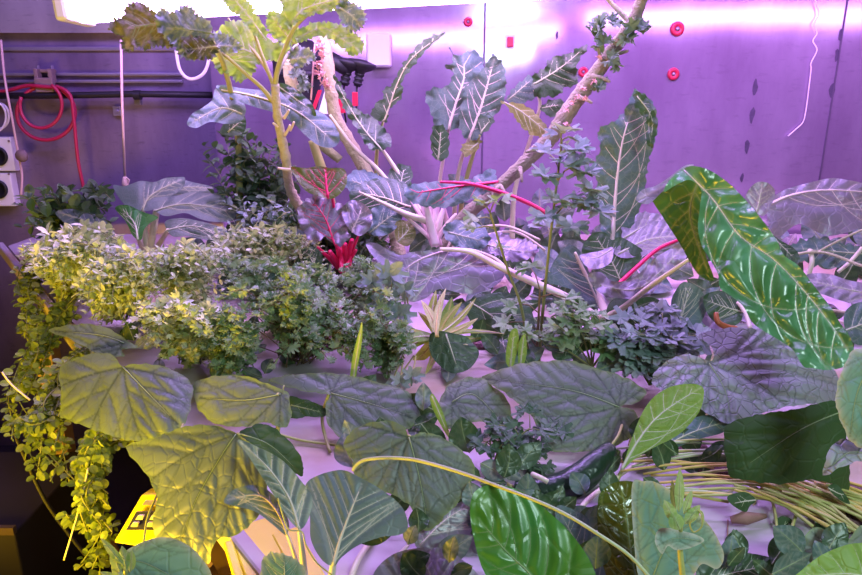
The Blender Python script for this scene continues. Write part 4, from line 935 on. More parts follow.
# pale pink stalk cluster
c = thing('napa_cabbage', tab(440, 246), 'cluster of thick pale pink stalks behind the purple-lit centre leaf', 'leafy plant')
for k, (x, y, w_) in enumerate(((410,198,3.5),(420,192,4),(430,188,4),(438,190,3.5),(446,202,3),(402,214,3),(456,214,3),(426,204,4))):
    stem(c, [(434+k%3*2,246,1.62-.01*k),((434+x)/2,(246+y)/2-3,1.64-.01*k),(x,y,1.66-.01*k)], [w_*1.2, w_, w_*.6], MIDP, 'stalk', flat=.6)
leaf(c, [(405,188),(420,183),(440,181),(465,180),(480,174),(492,168),(497,178),(492,190),(478,196),(460,204),(440,208),(418,205),(406,198)], 1.58, [(498,182),(460,186),(410,194)], COLL, el=40, n=7, ruffle=(2, .22, 6), label='blue-grey leaf over a pink rib', ribr=2.2, ribmat=MIDR, **P)
stem(c, [(440,182,1.56),(470,184,1.55),(500,192,1.54),(528,203,1.53),(548,214,1.52)], [1.2, 1.8, 2.2, 2.2, 2], MIDR, 'petiole', label='long bright pink stalk')
leaf(c, [(498,232),(512,238),(530,240),(538,250),(530,258),(512,262),(500,256),(484,252),(480,240)], 1.5, [(484,244),(508,250),(536,252)], PURP, el=45, n=5, ruffle=(2.4, .3, 5), label='crinkled purple-grey leaf', **P)
leaf(c, [(446,224),(462,220),(482,226),(490,240),(478,250),(456,246),(444,236)], 1.5, [(448,232),(486,242)], COLL, el=45, n=5, ruffle=(2.4, .3, 5), **P)
for pts in ([(440,262,1.6),(470,232,1.62),(505,226,1.64),(540,240,1.6)], [(450,262,1.6),(480,238,1.62),(515,232,1.64),(545,250,1.6)], [(444,255,1.6),(452,236,1.62),(448,222,1.63)]):
    stem(c, pts, 1.3, M_stalkw, 'stalk')
# dark folded leaf and olive leaf on back stem
c = thing('collard_plant', tab(520, 262), 'collard with dark folded leaf and olive-edged leaf in front of the back wall', 'collard')
leaf(c, [(532,77),(538,72),(545,67),(549,60),(560,55),(570,53),(578,48),(586,45),(587,50),(581,57),(577,66),(578,80),(574,86),(565,88),(558,96),(545,97),(535,96)], 1.92, [(534,84),(560,68),(584,48)], COLD, el=15, az=15, n=6, ruffle=(2.4, .3, 5), ribr=1.2, label='dark green folded leaf', **P)
leaf(c, [(506,100),(512,90),(520,82),(531,75),(535,88),(535,98),(526,102),(514,104)], 1.96, [(508,100),(531,80)], COLL, el=20, n=4, **P)
leaf(c, [(501,101),(508,103),(518,103),(530,108),(540,118),(550,130),(555,138),(542,138),(530,134),(522,127),(515,118),(508,108)], 1.85, [(504,102),(522,112),(552,136)], OLIVE, el=25, n=5, ribr=1, label='yellow-green leaf with dark edge', **P)
stem(c, [(534,90,1.93),(540,105,1.94),(530,140,1.95),(515,190,1.96),(512,240,1.97)], [1.2, 1.8, 2, 2.4, 3], M_stalkw, 'petiole')
leaf(c, [(541,108),(550,100),(562,100),(566,106),(560,112),(552,118)], 1.9, [(542,108),(564,104)], COLD, el=20, n=3, **P)
# ribbed leaf at right of centre
c = thing('collard_plant', tab(625, 290), 'collard with a tall dark leaf and broad pink-white rib right of centre', 'collard')
leaf(c, [(634,90),(640,92),(648,97),(655,108),(657,120),(656,135),(652,150),(648,165),(646,182),(644,200),(636,216),(630,232),(620,246),(611,250),(604,238),(600,222),(597,200),(597,182),(594,165),(600,150),(598,136),(600,128),(612,122),(622,114),(628,103)], 1.45, [(612,252),(614,215),(618,170),(624,135),(633,108)], COLL, el=12, az=5, n=9, ribr=2.6, ribmat=MIDP, label='tall leaf with thick pink-white rib', ruffle=(2.5, .2, 8), **P)
leaf(c, [(636,92),(645,96),(654,110),(657,128),(652,148),(646,140),(648,125),(640,112),(634,104)], 1.40, [(637,96),(652,118),(650,144)], COLD, el=20, n=4, ruffle=(2.5, .3, 5), label='dark curled leaf edge', **P)
stem(c, [(613,245,1.45),(613,265,1.43),(618,290,1.4)], [3, 4, 5], MIDP, 'petiole')
leaf(c, [(625,218),(640,212),(658,214),(672,222),(668,234),(650,240),(632,244),(622,236)], 1.42, [(624,238),(646,226),(670,226)], PURP, el=40, n=5, label='lilac-lit leaf', **P)
# ---------------------------------------------------------------- diagonal bare stalk
c = thing('old_kale_stalk', at(485, 200, 1.75), 'thick bare knobbly stalk leaning diagonally up to the top of picture', 'kale plant')
stem(c, [(440,262,1.80),(460,222,1.78),(490,195,1.76),(515,172,1.74),(540,148,1.72),(552,136,1.71),(566,115,1.70),(582,92,1.69),(600,68,1.68),(616,46,1.67),(632,24,1.66),(640,4,1.65),(652,-30,1.63)], [7, 7, 6.5, 6.5, 7, 7.5, 8, 7.5, 7, 6.5, 6, 5.5, 5], M_bark2, 'stalk', n=14, knots=.14, seg=8)
stem(c, [(632,24,1.66),(612,4,1.67),(600,-10,1.67)], [3, 2, 1.6], M_bark, 'twig')
for x, y, dx, dy in ((612,54,16,-3),(592,76,18,6),(604,62,-6,-14),(560,124,-8,4),(538,150,-12,2),(520,168,2,14),(500,186,6,12),(580,98,12,5),(500,186,-8,10)):
    stem(c, [(x,y,1.67),(x+dx*.6,y+dy*.4,1.65),(x+dx,y+dy,1.64)], [2.6, 1.8, 1.3], M_bark2, 'leaf_scar', seg=3)
r_ = random.Random(5)
def buds(par, pts, seed=1, mat=None, size=.010, n=6):
    r = random.Random(seed)
    for x, y, Y in pts:
        p = at(x, y, Y); m = MB()
        for k in range(n): put_leaflet(m, lf_lobed(size*r.uniform(.6, 1.3), size*.8, 3, .4), p+rdir(r, -60, 60)*size*.2, rdir(r, -30, 80), rdir(r, 0, 90), .5, .4, r.random(), .1, r)
        m.build('bud', mat or M_bud, par)
buds(c, [(577,97,1.64),(586,99,1.64),(594,82,1.63),(566,125,1.65),(572,104,1.64),(600,58,1.62),(583,88,1.63),(566,110,1.64)], 2)
H_KB = herbmat('kale_sprout_leaf', (.10, .17, .10), (.20, .28, .20))
for k, (x, y, Y, L) in enumerate(((598,30,1.64,.05),(612,22,1.64,.04),(604,44,1.64,.045),(592,34,1.66,.04),(634,30,1.62,.055),(628,38,1.63,.04),(642,26,1.62,.035),(610,60,1.63,.04),(618,66,1.64,.03),(598,86,1.65,.035),(604,82,1.66,.03))):
    m = MB()
    for q in range(5): put_leaflet(m, lf_lobed(L*r_.uniform(.5, .9), L*.6, 4, .35), at(x, y, Y), rdir(r_, -40, 70), rdir(r_, 10, 90)+Vector((0, -1, 0)), .5, .4, r_.random(), .12, r_)
    m.build('side_shoot', H_KB, c)
# ---------------------------------------------------------------- tall kale
c = thing('kale_plant', tab(300, 262), 'tall kale with forked green stem and frilly leaves under the lamp', 'kale plant')
stem(c, [(306,262,1.72),(302,215,1.66),(295,200,1.64),(289,185,1.62),(286,160,1.60),(281,135,1.58),(277,112,1.56),(275,84,1.55)], [5, 5, 5, 4.5, 4.5, 4.5, 4, 4], M_bark, 'stem', n=12, knots=.2, label='pale green knobbly stem')
stem(c, [(275,86,1.55),(278,68,1.54),(286,46,1.53),(296,26,1.52),(312,12,1.51),(335,3,1.50)], [2.8, 2.4, 2, 1.8, 1.4, 1], M_stalk, 'branch')
stem(c, [(273,102,1.56),(262,88,1.56),(246,74,1.56),(228,58,1.56),(214,48,1.56)], [2.4, 2, 1.8, 1.5, 1], M_stalk, 'branch')
stem(c, [(274,88,1.56),(268,72,1.58),(256,54,1.6),(240,36,1.62),(228,18,1.62)], [2, 1.8, 1.6, 1.3, .9], M_stalk, 'branch')
stem(c, [(274,82,1.55),(282,64,1.56),(290,52,1.58),(298,44,1.6)], [2, 1.8, 1.4, 1], M_stalkw, 'branch')
stem(c, [(274,86,1.55),(262,56,1.56),(252,28,1.57),(238,2,1.58)], [2, 1.8, 1.3, 1], M_stalk, 'branch')
for x, y, dx, dy in ((281,128,-8,-5),(285,135,5,-10),(290,130,4,-8),(292,170,-14,-2),(284,118,5,-8)):
    stem(c, [(x,y,1.57),(x+dx*.6,y+dy*.5,1.56),(x+dx,y+dy,1.55)], [1.8, 1.3, 1], M_stalkw, 'leaf_scar', seg=3)
P = dict(quilt=1.8, qw=3.5, vw=1.2, floor=False, tfreq=1.4)
leaf(c, [(282,8),(280,-6),(300,-16),(325,-16),(345,-8),(348,4),(338,10),(322,14),(308,16),(296,24),(286,30),(278,20)], 1.50, [(288,30),(300,12),(318,4),(345,-2)], KALE, el=15, az=-10, n=7, teeth=2.4, ruffle=(4, .45, 6), ribr=1.2, label='bright green frilly top leaf', **P)
leaf(c, [(296,32),(305,26),(318,22),(330,22),(345,26),(356,34),(364,42),(362,52),(352,56),(344,50),(334,42),(322,36),(308,40),(298,42)], 1.50, [(298,38),(322,28),(340,38),(358,50)], KALE, el=20, az=0, n=6, teeth=2.1, ruffle=(3.5, .45, 6), ribr=1.0, **P)
leaf(c, [(337,2),(346,0),(356,4),(364,10),(366,20),(362,28),(352,32),(344,26),(338,16)], 1.48, [(340,8),(352,16),(360,26)], KALB, el=15, n=5, teeth=2.7, ruffle=(5, .6, 6), label='blue-grey crinkled leaf tip', **P)
leaf(c, [(205,50),(212,38),(222,24),(234,20),(248,24),(262,34),(276,42),(288,44),(290,56),(280,62),(268,60),(256,66),(252,76),(238,82),(228,74),(218,72),(212,60)], 1.60, [(270,66),(246,50),(215,48)], KALE, el=15, az=10, n=8, teeth=2.4, ruffle=(4, .4, 7), ribr=1.0, label='yellow-green frilly leaf at left fork', **P)
leaf(c, [(206,40),(214,32),(226,34),(238,40),(242,48),(232,54),(220,52),(210,50)], 1.54, [(210,46),(238,46)], KALB, el=20, n=5, teeth=2.7, ruffle=(5, .6, 5), **P)
leaf(c, [(222,-8),(236,-12),(248,0),(256,14),(264,26),(268,40),(258,38),(248,28),(238,16),(226,6)], 1.56, [(266,40),(250,18),(230,-6)], KALE, el=15, n=7, teeth=2.1, ruffle=(3, .45, 5), label='frilly leaf hanging in front of lamp', **P)
leaf(c, [(272,10),(266,18),(268,30),(276,40),(290,46),(300,40),(298,28),(286,22)], 1.55, [(294,44),(284,32),(272,16)], KALE, el=15, n=5, teeth=2.1, ruffle=(4, .5, 5), **P)
leaf(c, [(288,50),(298,46),(312,50),(316,60),(306,62),(300,70),(292,64)], 1.58, [(290,60),(312,56)], KALB, el=15, n=4, teeth=2.1, ruffle=(4, .6, 5), **P)
leaf(c, [(216,86),(226,85),(240,88),(262,90),(282,92),(298,99),(312,108),(324,114),(334,124),(340,138),(334,147),(320,146),(306,136),(294,124),(278,114),(258,108),(238,101),(222,92)], 1.62, [(222,90),(262,98),(298,112),(334,142)], COLL, el=40, az=0, n=7, ruffle=(2, .15, 6), ribr=1.8, label='long blue-grey leaf hanging right', **{**P, 'quilt': 1.2})
leaf(c, [(187,124),(192,114),(202,108),(212,100),(216,88),(228,90),(240,98),(246,110),(240,122),(226,124),(210,122),(196,128)], 1.66, [(242,114),(220,108),(190,124)], COLL, el=40, n=4, ruffle=(1, .15, 5), ribr=1.2, **P)
leaf(c, [(228,118),(240,112),(246,120),(244,132),(232,136),(220,132)], 1.68, [(228,132),(244,118)], COLD, el=35, n=4, **P)
leaf(c, [(276,84),(286,84),(300,92),(312,104),(316,116),(306,112),(294,104),(284,96)], 1.60, [(278,86),(314,112)], COLD, el=35, n=5, ruffle=(2, .3, 5), **P)
# second kale with brown-green frilly leaves and grey trunk
c = thing('kale_plant', tab(400, 275), 'kale with a grey leaning trunk and pink sprouts behind the forked stem', 'kale plant')
stem(c, [(400,262,1.78),(392,222,1.80),(378,194,1.82),(364,168,1.83),(348,140,1.84),(336,118,1.85),(331,92,1.86),(328,66,1.87),(324,36,1.88)], [7, 6.5, 6.5, 6.5, 6, 6, 6, 6, 5], M_bark, 'trunk', n=14, knots=.15, label='pale grey scarred trunk')
stem(c, [(340,160,1.84),(318,140,1.83),(302,110,1.83),(292,84,1.84),(287,60,1.85)], [4, 5, 5.5, 6, 5], M_bark, 'trunk', n=12, knots=.1)
stem(c, [(344,250,1.8),(332,205,1.8),(322,170,1.8),(312,140,1.8)], [4, 4.5, 5, 4], M_stalk, 'trunk', n=12)
buds(c, [(320,48,1.82),(322,56,1.82),(318,66,1.82),(322,76,1.82),(325,84,1.82),(316,74,1.83),(319,42,1.83),(328,88,1.82),(322,64,1.82)], 4, size=.014, n=8)
for k, (x, y) in enumerate(((298,62),(304,58),(296,74),(303,80),(306,86),(292,56))):
    m = MB()
    for q in range(6): put_leaflet(m, lf_lobed(.035*r_.uniform(.5, .9), .02, 4, .35), at(x, y, 1.8), rdir(r_, -40, 70), rdir(r_, 10, 90)+Vector((0, -1, 0)), .5, .4, r_.random(), .12, r_)
    m.build('side_shoot', H_BLUE, c)
stem(c, [(315,44,1.83),(313,70,1.82),(311,100,1.82)], .9, M_bud, 'tendril')
c = thing('kale_plant', at(200, 245, 1.75), 'brown-green frilly kale leaves drooping beside the pink hanging cord', 'kale plant')
leaf(c, [(109,30),(113,20),(122,16),(128,4),(140,2),(152,10),(164,14),(176,20),(184,28),(182,40),(170,48),(158,46),(148,50),(138,48),(128,52),(120,44),(122,36)], 1.50, [(186,30),(160,24),(128,28)], KALO, el=20, az=-5, n=8, teeth=2.7, ruffle=(4.5, .4, 7), ribr=1.4, ribmat=MIDG, label='olive-brown frilly leaf', **P)
leaf(c, [(156,24),(160,8),(172,12),(186,4),(198,14),(208,20),(214,34),(212,46),(204,56),(192,60),(180,56),(174,46),(166,40)], 1.47, [(214,34),(192,30),(168,28)], KALB, el=20, n=8, teeth=2.7, ruffle=(5, .45, 7), ribr=1.4, ribmat=MIDG, label='blue-purple frilly leaf', **P)
leaf(c, [(180,40),(192,36),(206,38),(218,46),(216,56),(204,60),(190,58)], 1.45, [(218,46),(184,50)], KALO, el=20, n=5, teeth=2.4, ruffle=(4, .5, 6), **P)
stem(c, [(198,30,1.49),(214,44,1.50),(228,80,1.62),(238,140,1.8),(240,250,1.86)], [1.4, 2, 2.6, 3, 4], M_stalk, 'stem')
# ---------------------------------------------------------------- red chard
c = thing('red_chard', tab(348, 272), 'red chard with crimson stalks and curled leaves left of centre', 'chard')
for k, (x, y, Y, w_) in enumerate(((318,248,1.60,2.2),(330,252,1.62,3),(338,248,1.63,3),(345,244,1.64,3),(352,240,1.64,3),(356,250,1.66,2),(335,215,1.60,2),(360,232,1.6,1.4))):
    stem(c, [(342+k%3*3,272,1.74-.02*k),((342+x)/2+1,(272+y)/2,1.68),(x,y,Y)], [w_*1.4, w_*1.1, w_*.8], MIDR, 'stalk', n=10)
stem(c, [(338,248,1.62),(330,230,1.60),(334,212,1.58),(331,190,1.56),(328,172,1.54)], [2.4, 2, 1.6, 1.4, 1], MIDR, 'stalk')
P = dict(quilt=1.8, qw=4, vw=1.2, floor=False)
leaf(c, [(291,167),(306,168),(318,166),(330,168),(344,169),(347,182),(340,194),(330,199),(318,196),(306,191),(296,178)], 1.52, [(328,198),(326,184),(326,168)], REDV, el=30, n=5, ribr=1.6, ribmat=MIDR, label='olive leaf with red rib', ruffle=(1.5, .2, 6), **P)
leaf(c, [(299,222),(297,210),(306,200),(320,194),(336,202),(346,208),(344,222),(350,236),(338,246),(326,238),(314,242),(304,234)], 1.56, [(334,244),(326,220),(312,200)], PURP, el=25, n=6, teeth=1.5, ruffle=(5, .35, 8), label='curly purple-grey leaf', ribr=1.4, ribmat=MIDR, **P)
leaf(c, [(342,208),(352,200),(364,204),(372,214),(370,228),(360,236),(350,230),(344,220)], 1.54, [(350,234),(358,218),(362,206)], PURP, el=20, n=5, ruffle=(3, .3, 6), ribr=1.2, ribmat=MIDP, label='lilac crinkled leaf', **P)
leaf(c, [(283,232),(292,228),(304,232),(300,240),(288,240)], 1.6, [(304,236),(284,234)], COLL, el=45, n=3, **P)
leaf(c, [(366,214),(378,206),(396,206),(402,218),(392,232),(376,236),(366,228)], 1.62, [(370,232),(396,212)], COLL, el=30, n=5, ruffle=(2.5, .35, 6), **P)
leaf(c, [(396,222),(410,222),(416,234),(408,246),(396,240)], 1.6, [(398,242),(412,226)], OLIVE, el=30, n=4, **P)
leaf(c, [(300,250),(312,246),(322,254),(320,266),(306,268),(298,260)], 1.58, [(316,268),(306,250)], COLD, el=30, n=4, **P)
# ---------------------------------------------------------------- pak choi at back left
c = thing('pak_choi', tab(150, 258), 'pak choi with smooth spoon-shaped leaves at the back left of bench', 'pak choi')
P = dict(quilt=1.0, qw=4, vw=1.1, fold=.15, n=6, ang=35, ribr=1.3, floor=False)
leaf(c, [(55,213),(70,209),(90,212),(107,222),(115,235),(102,237),(88,239),(72,228)], 1.75, [(114,234),(88,222),(58,212)], PAK, el=50, az=-10, label='leftmost spoon-shaped leaf', **P)
leaf(c, [(115,208),(127,205),(143,212),(158,217),(150,223),(144,230),(141,240),(133,236),(126,222)], 1.72, [(138,240),(134,222),(120,208)], LETT, el=35, az=-30, label='bright green upright leaf', **P)
leaf(c, [(113,186),(125,186),(140,181),(154,182),(165,178),(177,177),(185,178),(182,189),(165,200),(152,210),(138,210),(124,204)], 1.85, [(142,212),(150,196),(180,180)], PAK, el=35, az=10, label='broad upright back leaf', **P)
leaf(c, [(150,206),(160,200),(175,196),(200,191),(222,195),(236,207),(233,220),(216,222),(200,219),(185,213),(165,216)], 1.80, [(152,212),(185,204),(234,212)], PAK, el=45, az=5, label='long leaf drooping to the right', **P)
leaf(c, [(165,222),(180,218),(200,221),(222,228),(226,238),(208,240),(188,236),(172,236)], 1.72, [(166,230),(195,226),(224,236)], COLD, el=50, **P)
leaf(c, [(156,186),(172,178),(192,182),(214,188),(200,196),(180,200),(162,202)], 1.9, [(158,198),(180,188),(210,188)], PAK, el=45, **P)
leaf(c, [(100,256),(102,248),(110,243),(123,242),(132,248),(134,259),(124,265),(110,266)], 1.62, [(118,266),(116,244)], PAK, el=40, label='low round leaf', **P)
for x, y, Y in ((114,235,1.75),(138,238,1.72),(143,210,1.84),(155,211,1.8),(168,230,1.72),(160,198,1.88)):
    stem(c, [(148,262,1.86),((148+x)/2,(262+y)/2,1.84),(x,y,Y)], [4, 3, 2], M_stalkw, 'petiole')
# ---------------------------------------------------------------- herbs
def hx(*a, **k): return herb(*a, **k)
hx('oregano', 'bushy green oregano between the pak choi and the tall kale', 'herb', (262, 258, 1.9), [(200,150),(215,132),(235,128),(262,140),(285,142),(300,180),(298,215),(262,228),(225,222),(205,190)], (1.75, 2.0), 70, H_DARK, S_HERB, 'oval', .026, .65, 7, .02, 3, seed=11)
hx('oregano', 'low dark oregano bush behind the trailing herbs at back left', 'herb', (75, 258, 1.95), [(18,205),(40,190),(70,186),(105,186),(118,200),(112,228),(70,244),(25,240),(12,225)], (1.75, 2.0), 60, H_DARK, S_HERB, 'oval', .026, .65, 6, .02, 3, seed=12)
hx('oregano', 'dark herb thicket on bench behind the curly parsley and crimson stalks', 'herb', (330, 262, 1.85), [(215,225),(300,215),(390,225),(400,262),(330,275),(230,268)], (1.62, 1.85), 60, H_DARK, S_HERB, 'oval', .02, .6, 8, .014, 3, seed=19)
hx('thyme', 'wispy grey-leaved herb behind the parsley, left of the red chard', 'herb', (270, 270, 1.75), [(215,205),(235,195),(262,205),(292,200),(300,232),(275,248),(232,246),(215,228)], (1.62, 1.8), 40, H_BLUE, S_HERB, 'oval', .016, .55, 8, .014, 2, seed=13)
for k, (cx, cy, pl, lab, n) in enumerate((
    ((70, 300, 1.52), 0, [(25,250),(60,246),(110,252),(130,262),(112,292),(60,290),(30,268)], 'pale trailing herb at the far left bench corner', 60),
    ((120, 315, 1.42), 0, [(90,262),(130,250),(165,262),(172,300),(140,330),(95,325),(75,295)], 'pale small-leaved herb directly above the round grey leaf', 64),
    ((190, 305, 1.45), 0, [(148,252),(190,248),(228,252),(235,280),(210,312),(165,312),(150,280)], 'pale small-leaved herb below the back pak choi', 64))):
    hx('watercress', lab, 'herb', cx, pl, (cx[2]-.22, cx[2]-.02), int(n*1.9), H_MINT, S_HERB, 'oval', .0125, .5, 10, .011, 3, seed=20+k)
hx('watercress', 'pale small-leaved herb carpet right of the back pak choi, left of crimson stalks', 'herb', (265, 285, 1.75), [(205,238),(260,234),(325,246),(330,262),(270,268),(205,262)], (1.5, 1.72), 110, H_MINT, S_HERB, 'oval', .014, .55, 9, .012, 3, seed=31)
hx('watercress', 'pale herb filling the bench between leftmost pak choi leaf and the bench corner', 'herb', (60, 275, 1.75), [(12,256),(40,246),(100,248),(150,258),(150,276),(60,280),(15,270)], (1.5, 1.74), 110, H_MINT, S_HERB, 'oval', .014, .55, 9, .012, 3, seed=32)
hx('parsley', 'sparse curly parsley spilling over the pinkish tray above the lobed cucumber leaf', 'parsley', (300, 362, 1.2), [(205,285),(300,268),(400,285),(410,345),(330,372),(215,370)], (1.02, 1.16), 26, H_PARS, S_DARK, 'lobed5', .0115, .95, 5, .009, 6, seed=33, jag=.14, curl=.35)
hx('watercress', 'dense green herb patch between the big pointed leaf and the parsley', 'herb', (195, 360, 1.2), [(130,318),(160,306),(215,310),(240,330),(238,362),(205,374),(170,360),(140,345)], (1.04, 1.16), 90, H_MINT, S_HERB, 'lobed', .012, .85, 7, .010, 3, seed=27)
for k, (crn, pl, lab, n, Y) in enumerate((
    ((285, 330, 1.4), [(215,262),(250,255),(290,262),(330,268),(340,292),(310,312),(270,318),(228,305)], 'curly parsley in the back row, left of the crimson stalks', 46, (1.22, 1.4)),
    ((305, 355, 1.24), [(255,300),(300,292),(352,300),(362,328),(335,350),(290,352),(250,338)], 'curly parsley with yellow stems in the tray centre', 50, (1.05, 1.2)),
    ((235, 365, 1.18), [(205,320),(240,316),(262,338),(262,364),(232,378),(205,365)], 'curly parsley beside the leaf at lower left', 30, (1.02, 1.12)),
    ((375, 330, 1.4), [(335,268),(372,256),(408,272),(414,300),(385,320),(345,308)], 'curly parsley right of the crimson stalks', 34, (1.24, 1.38)),
    ((392, 365, 1.2), [(350,318),(392,312),(412,330),(414,362),(385,378),(355,362)], 'curly parsley just left of the yellow-green heart', 26, (1.04, 1.14)))):
    hx('parsley', lab, 'parsley', crn, pl, Y, int(n*1.05), H_PARS, S_HERB if k != 1 else S_DARK, 'lobed5', .0125, .95, 6, .008, 6, seed=40+k, jag=.14, curl=.35)
# long yellow stems of the parsley
c = bpy.data.objects['parsley.001']
for k in range(26):
    a = rng.uniform(0, 6.28); x, y = 305+rng.uniform(-45, 45), 318+rng.uniform(-22, 14)
    stem(c, [(300+rng.gauss(0, 5), 354, 1.235), ((300+x)/2, (354+y)/2-8, 1.2), (x, y, 1.12)], [.9, .8, .5], S_DARK if k % 2 else M_stalk, 'stalk', n=5, seg=4)
# blue-grey sprigs
B_ = thing('flat_leaf_parsley', tab(548, 352), 'tall flat-leaf parsley with blue-grey leaves on one thin upright stem', 'parsley')
sprig(B_, [(538,372,1.15),(543,310,1.16),(549,250,1.17),(556,190,1.18),(562,140,1.18)], H_BLUE, S_HERB, .034, 7, 3, 1.6, br=.05, leaflets=4, t0=.45)
sprig(B_, [(530,372,1.16),(522,310,1.17),(508,270,1.19),(494,225,1.2),(490,212,1.2)], H_PARS, S_HERB, .03, 5, 4, 1.5, br=.03, leaflets=3, t0=.5)
sprig(B_, [(536,372,1.14),(538,330,1.15),(540,290,1.15)], H_PARS, S_DARK, .03, 5, 5, 1.5, br=.05)
for k, (x, y) in enumerate(((565,160),(585,172),(545,175),(560,200),(585,205),(545,215),(572,225),(600,212),(592,190),(575,150))):
    m = MB(); p = at(x, y, 1.17); d0 = rdir(r_, -10, 40)
    for q in range(5):
        a = (q-2)*.8; dd = (d0*math.cos(a)+d0.cross(Vector((0, -.3, 1))).normalized()*math.sin(a)).normalized()
        put_leaflet(m, lf_lobed(.036*r_.uniform(.7, 1.1), .036, 3, .5), p, dd, Vector((0, -.5, 1)), .2, .25, r_.random(), .06, r_)
    m.build('leaf', H_BLUE, B_)
B_ = thing('flat_leaf_parsley', tab(600, 368), 'low dark flat-leaf parsley right of the tall sprig', 'parsley')
for s_, (x, y) in enumerate(((575,318),(600,322),(560,326),(545,345),(590,340),(620,340))):
    sprig(B_, [(592,368,1.1),((592+x)/2,(368+y)/2-5,1.1),(x,y,1.09)], H_PARS, S_HERB, .028, 4, 50+s_, 1.0, br=.03, t0=.5)
B_ = thing('flat_leaf_parsley', tab(385, 330), 'two blue-grey five-fingered leaves rising from the curly parsley', 'parsley')
for k, (x, y, L) in enumerate(((390,275,.05),(384,305,.045),(398,315,.05),(345,328,.045),(352,338,.05),(372,282,.04),(405,290,.035),(412,376,.03),(400,382,.03))):
    m = MB(); p = at(x, y, 1.2 if y < 360 else 1.0); d0 = Vector((r_.uniform(-.5, .5), -.5, .6))
    for q in range(6):
        a = q*1.05; dd = (Vector((1, 0, .1))*math.cos(a)+Vector((0, -.55, .8))*math.sin(a)).normalized()
        put_leaflet(m, lf_oval(L*r_.uniform(.6, 1), L*.45) if q % 2 else lf_lobed(L*.8, L*.6, 3, .4), p, dd, Vector((0, -.8, .6)), .2, .25, r_.random(), .05, r_)
    m.build('leaf', H_BLUE, B_)
    stem(B_, [(x, y, 1.21 if y < 360 else 1.01), (x+2, (y+335)/2, 1.24 if y < 360 else 1.1), (385, 335 if y < 360 else 400, 1.3 if y < 360 else 1.05)], .9, M_stalk, 'stalk', n=5, seg=4)
B_ = thing('flat_leaf_parsley', tab(500, 470), 'dark flat parsley leaves silhouetted against the bright tray above the cucumber', 'parsley')
for s_, (x, y) in enumerate(((503,445),(520,455),(538,462),(510,430),(548,440),(490,440),(530,428))):
    sprig(B_, [(492,470,.82),((492+x)/2,(470+y)/2-5,.83),(x,y,.84)], H_DARK, S_HERB, .022, 3, 70+s_, 1.2, br=.018, t0=.5)
B_ = thing('flat_leaf_parsley', tab(650, 375), 'grey ferny leaves left of the broad purple-grey leaf', 'parsley')
for s_, (x, y) in enumerate(((628,345),(640,355),(655,342),(668,345),(640,330),(662,325),(690,335),(632,368))):
    sprig(B_, [(650,385,1.06),((650+x)/2,(385+y)/2-5,1.07),(x,y,1.07)], H_BLUE, S_HERB, .035, 4, 90+s_, 1.2, br=.025, t0=.5)
c = thing('spinach_seedling', tab(515, 372), 'small light green seedling with two upright leaves in front of dark foliage', 'leafy plant')
leaf(c, [(506,362),(507,345),(511,331),(517,329),(519,342),(516,356),(512,368)], 1.05, [(510,368),(514,332)], BRIGHT, el=15, n=3, quilt=.5, floor=False)
leaf(c, [(518,352),(520,340),(525,334),(527,350),(524,364),(519,366)], 1.04, [(520,366),(524,336)], BRIGHT, el=15, n=3, quilt=.5, floor=False)
stem(c, [(512,366,1.05),(513,378,1.08),(514,390,1.08)], 1.6, M_stalk, 'stem')
c = thing('chives_blade', tab(428, 420), 'thin upright green blade in front of the curly parsley', 'leafy plant')
leaf(c, [(349,392),(352,360),(358,335),(362,322),(362,340),(358,365),(353,392)], .98, [(351,392),(356,360),(362,324)], BRIGHT, el=10, n=0, quilt=.3, floor=False)
leaf(c, [(430,400),(433,394),(442,410),(450,436),(446,434),(436,416)], .88, [(432,396),(448,434)], BRIGHT, el=20, n=0, quilt=.3, floor=False)
# straw-like stalks at right in the tray
c = thing('old_parsley', tab(860, 500), 'old parsley crown with a sheaf of long yellow stalks in the right tray', 'parsley')
for k in range(60):
    x, y = rng.uniform(732, 835), 482+rng.uniform(-6, 10); dx, dy = rng.uniform(70, 120), rng.uniform(28, 56)
    y1 = min(y+dy, 548); h0 = rng.uniform(.90, .97)
    stem(c, [(x, y, tabY(y)*h0), (x+dx*.5, y+(y1-y)*.42, tabY(y+(y1-y)*.42)*.95), (x+dx, y1, tabY(y1)*.97)], [1.6, 2.0, 2.2], M_stalk if k % 3 else M_gold, 'stalk', n=6, seg=4)  # yellow stalks, their gold deepened to carry the yellow light here
for pts in ([(770,490,.76),(776,520,.70),(778,560,.66)], [(754,482,.78),(756,495,.76),(752,510,.74)], [(800,505,.72),(790,535,.68),(792,560,.66)], [(725,500,.78),(700,478,.84),(650,480,.86)], [(735,490,.78),(690,505,.76),(655,480,.84)], [(730,486,.8),(690,478,.84),(640,486,.84)]):
    stem(c, pts, [2, 1.8, 1.4], M_stalk, 'stalk', n=6)
for pts in ([(756,500),(745,492),(728,496),(731,504),(745,512),(750,506)], [(778,530),(775,522),(782,516),(792,520),(796,532),(790,542),(780,542)], [(815,522),(825,516),(834,508),(838,518),(832,526),(820,530)], [(828,488),(840,500),(850,504),(845,494),(836,484)]):
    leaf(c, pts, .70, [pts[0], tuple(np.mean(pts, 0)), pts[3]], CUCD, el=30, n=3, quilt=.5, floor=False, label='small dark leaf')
for k in range(22):
    x, y = rng.uniform(610, 680), rng.uniform(448, 500); y1 = y+rng.uniform(-14, 14)
    stem(c, [(x, y, tabY(y)*.95), (x+60, (y+y1)/2-4, tabY((y+y1)/2)*.93), (x+rng.uniform(90, 130), y1, tabY(y1)*.95)], [1.4, 1.6, 1.2], (M_stalk, M_pale, M_gold)[k % 3], 'stalk', n=6, seg=4)
